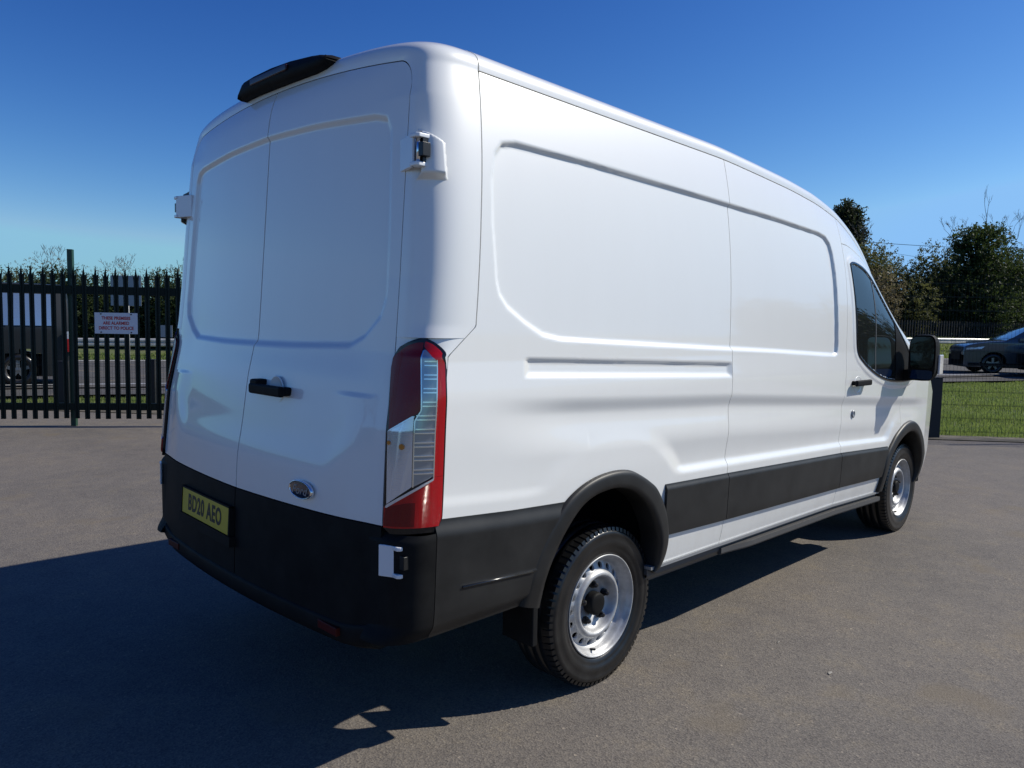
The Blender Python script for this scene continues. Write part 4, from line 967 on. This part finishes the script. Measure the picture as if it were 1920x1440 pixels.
for (r, dd, h, sd, lab) in ((20.9, 1, 6.4, 9, 'small bare tree with fine twigs above the olive shrub'), (16.6, 1, 5.6, 13, 'bare twiggy tree close to the van windscreen pillar')):
    t = tree(lab, TD(r)+dd, r, [(0, 0, h*.8, 1.6, 1.6, 1.0)], 900, .08, M_leaf_olive, sd, 'tree', (.10, h*.5), None, 'bare_tree', 6); branches('bare_branches', (0, 0, h*.45), h*.24, .8, 5, M_bark, t, sd, .08)
r = 29.0; D = TD(r)-1
iv = tree('tall ivy covered tree with bare dead branches standing out of its top', D, r, [(0, 0, 4.9, 1.7, 1.7, 2.0), (RT[0]*-.7, RT[1]*-.7, 6.1, 1.0, 1.0, .9), (RT[0]*.6, RT[1]*.6, 6.5, 1.2, 1.2, .8), (RT[0]*2.2, RT[1]*2.2, 4.2, 1.6, 1.6, 1.5), (RT[0]*-1, RT[1]*-1, 3.0, 2.0, 2.0, 1.8), (0, 0, 2, 2.6, 2.6, 1.8)], 10000, .10, M_leaf_ivy, 31, 'tree', (.3, 4.5), None, 'ivy_tree', 13)
branches('dead_branch', (RT[0]*.3, RT[1]*.3, 6.6), 1.1, .45, 3, M_bark, iv, 4, .035, .8, 2)
branches('dead_branch', (RT[0]*-1.0, RT[1]*-1.0, 5.8), .8, .7, 4, M_bark, iv, 8, .03, .6, 2, 3)
branches('dead_branch', (RT[0]*1.5, RT[1]*1.5, 5.8), .9, .7, 4, M_bark, iv, 15, .03, .6, 2, 3)
# conifer behind the cab
r = 23.6; D = 54
t = tree('tall dark windswept conifer rising behind the roof of the van', D, r, [(RT[0]*x_, RT[1]*x_, z_, w_, w_, h_) for x_, z_, w_, h_ in ((-1.0, 4.2, 1.1, 2.0), (-.8, 6.2, 1.1, 1.6), (-.5, 7.6, .95, 1.2), (-.5, 8.2, .75, .8), (-.3, 8.9, .4, .45), (.3, 7.2, .7, .22), (.1, 6.3, .7, .25), (.1, 8.2, .55, .2), (.1, 8.8, .35, .18))], 5200, .16, M_leaf_conifer, 71, 'tree', (.25, 5.5), None, 'conifer', 12, .15)
# left: hedge and bushes beyond the road
left = [(-29.5, 4.3, M_leaf_olive, 'olive hedge at the far left edge behind the gate'), (-24.5, 4.0, M_leaf_olive, 'green hedge behind the tall green gate post'), (-20.5, 3.9, M_leaf_dark, 'dark hedge behind the white warning sign'), (-16.5, 4.2, M_leaf_dark, 'dark hedge behind the gate next to the rear of the van'), (-12, 4.4, M_leaf_dark, 'dark hedge mostly hidden behind the van tail')]
for i, (r, h, m_, lab) in enumerate(left):
    D = 34.; tree(lab, D, r, hedge_blobs(7.0, h-.35, i+33), 14000, .075, m_, 120+i, 'hedge', (.10, h*.6), 'hedges seen through the gate', 'tall_hedge')
for r, h, sd, lab in ((-21.5, 4.4, 3, 'bare bush with fine twigs above the gate just left of the warning sign'), (-18.2, 4.1, 6, 'bare twiggy bush above the gate right of the warning sign'), (-15.7, 4.0, 11, 'bare bush with a few green leaves next to the van tail')):
    t = tree(lab, 35.5, r, [(0, 0, h*.72, 1.7, 1.7, .9)], 900, .035, M_leaf_brown, sd, 'bush', (.07, h*.4), None, 'bare_bush', 8)
    branches('bare_branches', (0, 0, h*.30), h*.24, .8, 6, M_twig, t, sd, .04, .7, 2)
# unseen trees right of the car park, added for the cab window reflection
for i, (D, r, h, m_) in enumerate(((30, 41, 6.5, M_leaf_dark), (25, 45, 6.5, M_leaf_dark), (20, 47, 6, M_leaf_olive))):
    t = empty('unseen_tree', W(D, r, 0)); tag(t, ('first', 'second', 'third', 'fourth', 'fifth')[i]+' big tree right of the car park, out of frame, mirrored in the cab window', 'tree', 'trees right of the car park')
    bl = hedge_blobs(8, h, 70+i); crown('crown', bl, 6000, .22, m_, t, seed=i+9); MB().bar((0, 0, 0), (0, 0, h*.6), .25, .15).build('trunk', M_bark, t)
for i, (D, r, h) in enumerate(((15.4, -10.35, 1.9), (15.8, -9.85, 2.0), (15.2, -9.35, 1.9))): pass

# overhead cables
for (a, b, lab, sag) in (((24, 9.6), (44, 8.9), 'upper thin overhead cable between the conifer and the ivy tree', .35), ((24, 9.5), (42, 7.1), 'lower faint overhead cable sloping down to the right of the conifer', .25)):
    m_ = MB(); pts = [W(64, a[0]+(b[0]-a[0])*t, a[1]+(b[1]-a[1])*t-sag*4*t*(1-t)) for t in np.linspace(0, 1, 14)]
    for p, q in zip(pts[:-1], pts[1:]): m_.bar(p, q, .022 if 'upper' in lab else .013, n=4, cap=False)
    c_ = m_.build('overhead_cable', M_wire); tag(c_, lab, 'cable')

# traffic sign seen from behind, left
ts = empty('road_sign', W(23.0, -11.65, -.12), DIRR); tag(ts, 'grey backed road sign on a tall pole seen through the gate', 'road sign')
MB().bar((0, 0, 0), (0, 0, 2.75), .055, n=12).build('pole', M_galv, ts, smooth=True)
MB().box((-.46, -.07, 2.05), (.46, -.06, 2.95)).build('sign_panel', M_grey, ts, bevel=.004)
for z in (2.3, 2.75): MB().box((-.44, -.058, z), (.44, -.03, z+.05)).build('bracket', M_galv, ts)
ts = empty('road_sign', W(25.5, -11.6, .1), DIRR); tag(ts, 'small grey sign on a short post behind the gate beside the van tail', 'road sign')
MB().bar((0, 0, 0), (0, 0, 1.3), .03, n=8).build('pole', M_galv, ts); MB().box((-.2, -.04, .85), (.2, -.03, 1.25)).build('sign_panel', M_grey, ts)

# ---- cars
def car_body(name, label, prof, belt_, width, m_paint, loc, rz, wheels, wr, glass_poly, group=None):
    t = empty(name, loc, rz); tag(t, label, 'car' if name != 'minibus' else 'minibus', group)
    P = densify(np.array(prof), 10); xs = P[:, 0]; zs = P[:, 1]; zb = .22
    def half(x, z, L_=prof[-1][0]):
        e = 1-.16*np.clip(abs(x-L_/2)/(L_/2), 0, 1)**5
        tum = np.where(z > belt_, 1-.24*((z-belt_)/(max(zs)-belt_+1e-6))**1.3*np.ones_like(z), 1-.06*((belt_-z)/belt_)**2)
        return width/2*e*tum
    V = []; F = []; K = 42
    for x, z in zip(xs, zs):
        t_ = np.linspace(0, 1, K)
        col = [(x, -float(half(x, np.array(zb+(z-zb)*q)))*(1-.0*(q > .97)), zb+(z-zb)*q) for q in t_]
        top = [(x, -float(half(x, np.array(z)))*(1-q), z+.035*q*(2-q)) for q in np.linspace(0, 1, 6)[1:]]
        row = col+top; row += [(a, -b, c) for a, b, c in row[::-1][1:]]; V.append(row)
    A = np.array(V); nx, ny = A.shape[:2]; idx = np.arange(nx*ny).reshape(nx, ny)
    F = np.stack([idx[:-1, :-1], idx[:-1, 1:], idx[1:, 1:], idx[1:, :-1]], -1)
    cx = A[:-1, :-1, 0]; cz = A[:-1, :-1, 2]; keep = np.ones(cx.shape, bool)
    for wx in wheels: keep &= ~((np.hypot(cx-wx, cz-wr) < wr*1.18) & (np.abs(A[:-1, :-1, 1]) > .5*width*.5))
    Ff = F[keep].reshape(-1, 4)
    b = mesh('body', A.reshape(-1, 3), Ff, m_paint, t, smooth=True)
    MB().box((.15, -width/2*.80, .20), (prof[-1][0]-.15, width/2*.80, .62)).build('underbody', M_dark, t)
    # side glass
    for s_ in (-1, 1):
        for gp in glass_poly:
            V = [(x, s_*(float(half(x, np.array(z)))+.008), z) for x, z in gp]
            mesh('side_window', V, [tuple(range(len(V))) if s_ < 0 else tuple(range(len(V)))[::-1]], M_cglass, b)
        for wx in wheels:
            ww = empty('wheel', (wx, s_*(width/2-.13), wr)); ww.parent = t; fl = 1 if s_ < 0 else -1
            MB().lathe([(wr*.62, -.10), (wr*.8, -.13), (wr*.98, -.1), (wr, -.08), (wr, .06), (wr*.96, .09), (wr*.8, .11), (wr*.64, .095), (wr*.62, .06)], n=36, flip=fl).build('tyre', M_tyre, ww, smooth=True)
            sp_ = MB().lathe([(wr*.63, .09), (wr*.60, .07), (wr*.58, .0)], n=36, flip=fl).lathe([(wr*.16, .075), (.001, .08)], n=16, flip=fl)
            for i in range(5):
                a = 2*pi*i/5; Mx = Matrix.Rotation(a, 4, 'Y'); sp_.box((-.035, min(-fl*.045, -fl*.075), .03), (.035, max(-fl*.045, -fl*.075), wr*.61), Mx)
            sp_.build('rim', M_crim, ww)
            MB().lathe([(wr*.6, .01), (.001, .01)], n=24, flip=fl).build('brake_disc', M_gap, ww)
    return t, b, half
M_cglass = mat('car_glass', (.02, .03, .04), .03, coat=1); M_crim = mat('alloy', (.22, .22, .23), .35, metal=.8)
M_cblue = mat('blue_grey_car_paint', (.055, .065, .085), .3, metal=.35, coat=1); M_cblack = mat('black_car_paint', (.012, .013, .016), .3, coat=1)
M_shield = mat('windscreen_sky', (.03, .05, .07), .02, coat=1, spec=.8)
prof = [(0, .62), (.02, .80), (.10, .93), (.40, 1.02), (.85, 1.09), (1.25, 1.13), (1.50, 1.24), (1.85, 1.45), (2.15, 1.58), (2.6, 1.65), (3.2, 1.655), (3.8, 1.58), (4.2, 1.40), (4.42, 1.15), (4.5, .9), (4.5, .5)]
gl = [[(1.72, 1.10), (2.30, 1.56), (2.72, 1.60), (2.72, 1.10)], [(2.78, 1.10), (2.78, 1.60), (3.25, 1.60), (3.75, 1.52), (3.60, 1.12)]]
# heading left: the car's nose (x=0) points to the left of the photo
road_ang = math.atan2((FW*.36+RT)[1], (FW*.36+RT)[0])
CARS = []
for (D, r, mp_, lab) in ((27.0, 15.75, M_cblue, 'dark blue grey car driving left along the road behind the mesh fence'), (25.3, 17.0, M_cblack, 'black car just entering at the right edge in front of the blue grey car')):
    t, b, half = car_body('parked_car' if 0 else 'car', lab, prof, 1.05, 1.84, mp_, W(D, r, float(terr(D, r))+.035), DIRR-.22, (.88, 3.55), .34, gl, 'cars on the road')
    # windscreen, headlights, grille, mirror
    V = []
    for x, z, k in ((1.27, 1.142, .80), (1.50, 1.252, .80), (1.85, 1.462, .76), (2.12, 1.580, .70)):
        V.append([(x-.012, -float(half(x, np.array(z)))*.93, z+.006), (x-.012, -float(half(x, np.array(z)))*.4, z+.034), (x-.012, float(half(x, np.array(z)))*.4, z+.034), (x-.012, float(half(x, np.array(z)))*.93, z+.006)])
    A = np.array(V); idx = np.arange(16).reshape(4, 4)
    mesh('windscreen', A.reshape(-1, 3), np.stack([idx[:-1, :-1], idx[:-1, 1:], idx[1:, 1:], idx[1:, :-1]], -1).reshape(-1, 4), M_shield, b, smooth=True)
    for s_ in (-1, 1):
        V = [(x, s_*(float(half(x, np.array(z)))+.012), z) for x, z in ((.05, .80), (.06, .86), (.60, .93), (.50, .84))]
        mesh('headlight', V, [(0, 1, 2, 3) if s_ > 0 else (3, 2, 1, 0)], M_clear, b)
        MB().box((1.62, s_*.90-.10, 1.10), (1.80, s_*.90+.10, 1.24)).build('door_mirror', mp_, b, bevel=.03)
        MB().box((.10, s_*.915-.012, .26), (4.4, s_*.915+.012, .36)).build('sill_trim', M_plastic, b)
    MB().box((-.02, -.45, .45), (.02, .45, .75)).build('grille', M_plastic, b)
    CARS.append(t)
# dark minibus on the left
D, r = 17.2, -9.95
prof = [(0, .55), (.04, .95), (.5, 1.12), (.85, 1.22), (1.5, 1.85), (1.8, 2.08), (2.4, 2.15), (4.6, 2.15), (4.85, 2.08), (4.95, 1.3), (5.0, .6), (5.0, .4)]
M_mb = mat('minibus_paint', (.006, .008, .009), .5, coat=.1); M_sw = mat('painted_sky_window', (.30, .40, .48), .08, metal=.6, coat=1)  # pale blue of the windows stands in for reflected sky
wl = math.atan2((FW*.55+RT)[1], (FW*.55+RT)[0])
px0 = np.array(W(D, r, 0))-np.array([math.cos(wl), math.sin(wl), 0])*5.0
t, b, half = car_body('minibus', 'dark minibus with pale side windows passing behind the left end of the gate', prof, 1.2, 1.95, M_mb, (float(px0[0]), float(px0[1]), float(terr(D, r))+.03), wl, (.9, 4.0), .34, [])
for x0, x1 in ((2.2, 2.95), (3.05, 3.85), (3.95, 4.7)):
    for s_ in (-1, 1):
        zw = np.linspace(1.28, 1.95, 6); V = [(x, s_*(float(half(x, np.array(z)))+.02), z) for z in zw for x in (x0, (x0+x1)/2, x1)]
        mesh('side_window', V, [((a*3+c, a*3+c+1, a*3+c+4, a*3+c+3) if s_ < 0 else (a*3+c+3, a*3+c+4, a*3+c+1, a*3+c)) for a in range(5) for c in range(2)], M_sw, b)
for s_ in (-1, 1):
    MB().box((4.86, s_*.90-.05, .72), (5.03, s_*.90+.05, 1.0)).build('rear_lamp', M_redb, b, bevel=.01); MB().box((4.86, s_*.90-.05, 1.0), (5.02, s_*.90+.05, 1.16)).build('rear_lamp', M_clear, b, bevel=.01)

# ---- behind the photographer: what the paintwork mirrors
for i, (x, y, h, lab) in enumerate(((-14, 6, 9, 'bare tree behind the photographer mirrored in the rear doors'), (-20, 14, 10, 'second bare tree further left, mirrored in the rear doors'))):
    t = empty('bare_tree', (x, y, 0)); tag(t, lab, 'tree'); MB().bar((0, 0, 0), (0, 0, h*.3), .22, .18).build('trunk', M_bark, t)
    branches('bare_branches', (0, 0, h*.3), h*.22, .6, 6, M_bark, t, 40+i, .16)
for i, (x, y, wd, lab) in enumerate(((-26, 8, 18, 'long clipped hedge behind the photographer on the left'), (-24, -16, 20, 'long clipped hedge behind the photographer on the right'))):
    t = empty('clipped_hedge', (x, y, 0)); tag(t, lab, 'hedge'); bl = [(random.uniform(-.5, .5), -wd/2+wd*k/9, 1.3, 1.3, 1.6, 1.5) for k in range(10)]
    crown('foliage', bl, 4500, .2, M_leaf_olive, t, seed=i)['kind'] = 'stuff'

# ---- small litter on the asphalt
M_stone = mat('pale_stone', (.26, .24, .21), .8)
for i, (x, y, s_, lab) in enumerate(((2.20, -1.30, .014, 'small pale stone on the asphalt right of the rear wheel'), (2.05, -1.62, .018, 'flat pale stone chip on the asphalt in front of the rear wheel'), (1.06, -1.75, .012, 'tiny pale stone on the asphalt near the bottom of the photo'))):
    g = np.random.default_rng(i); V = g.normal(size=(12, 3)); V /= np.linalg.norm(V, axis=1, keepdims=True); V *= [s_, s_*.5, s_*.3]; 
    me = bpy.data.meshes.new('pebble'); import bmesh; bm = bmesh.new(); [bm.verts.new(v) for v in V]; bmesh.ops.convex_hull(bm, input=bm.verts); bm.to_mesh(me); bm.free(); me.materials.append(M_stone)
    o = bpy.data.objects.new('pebble', me); C.objects.link(o); o.location = (x, y, s_*.2); tag(o, lab, 'stone')
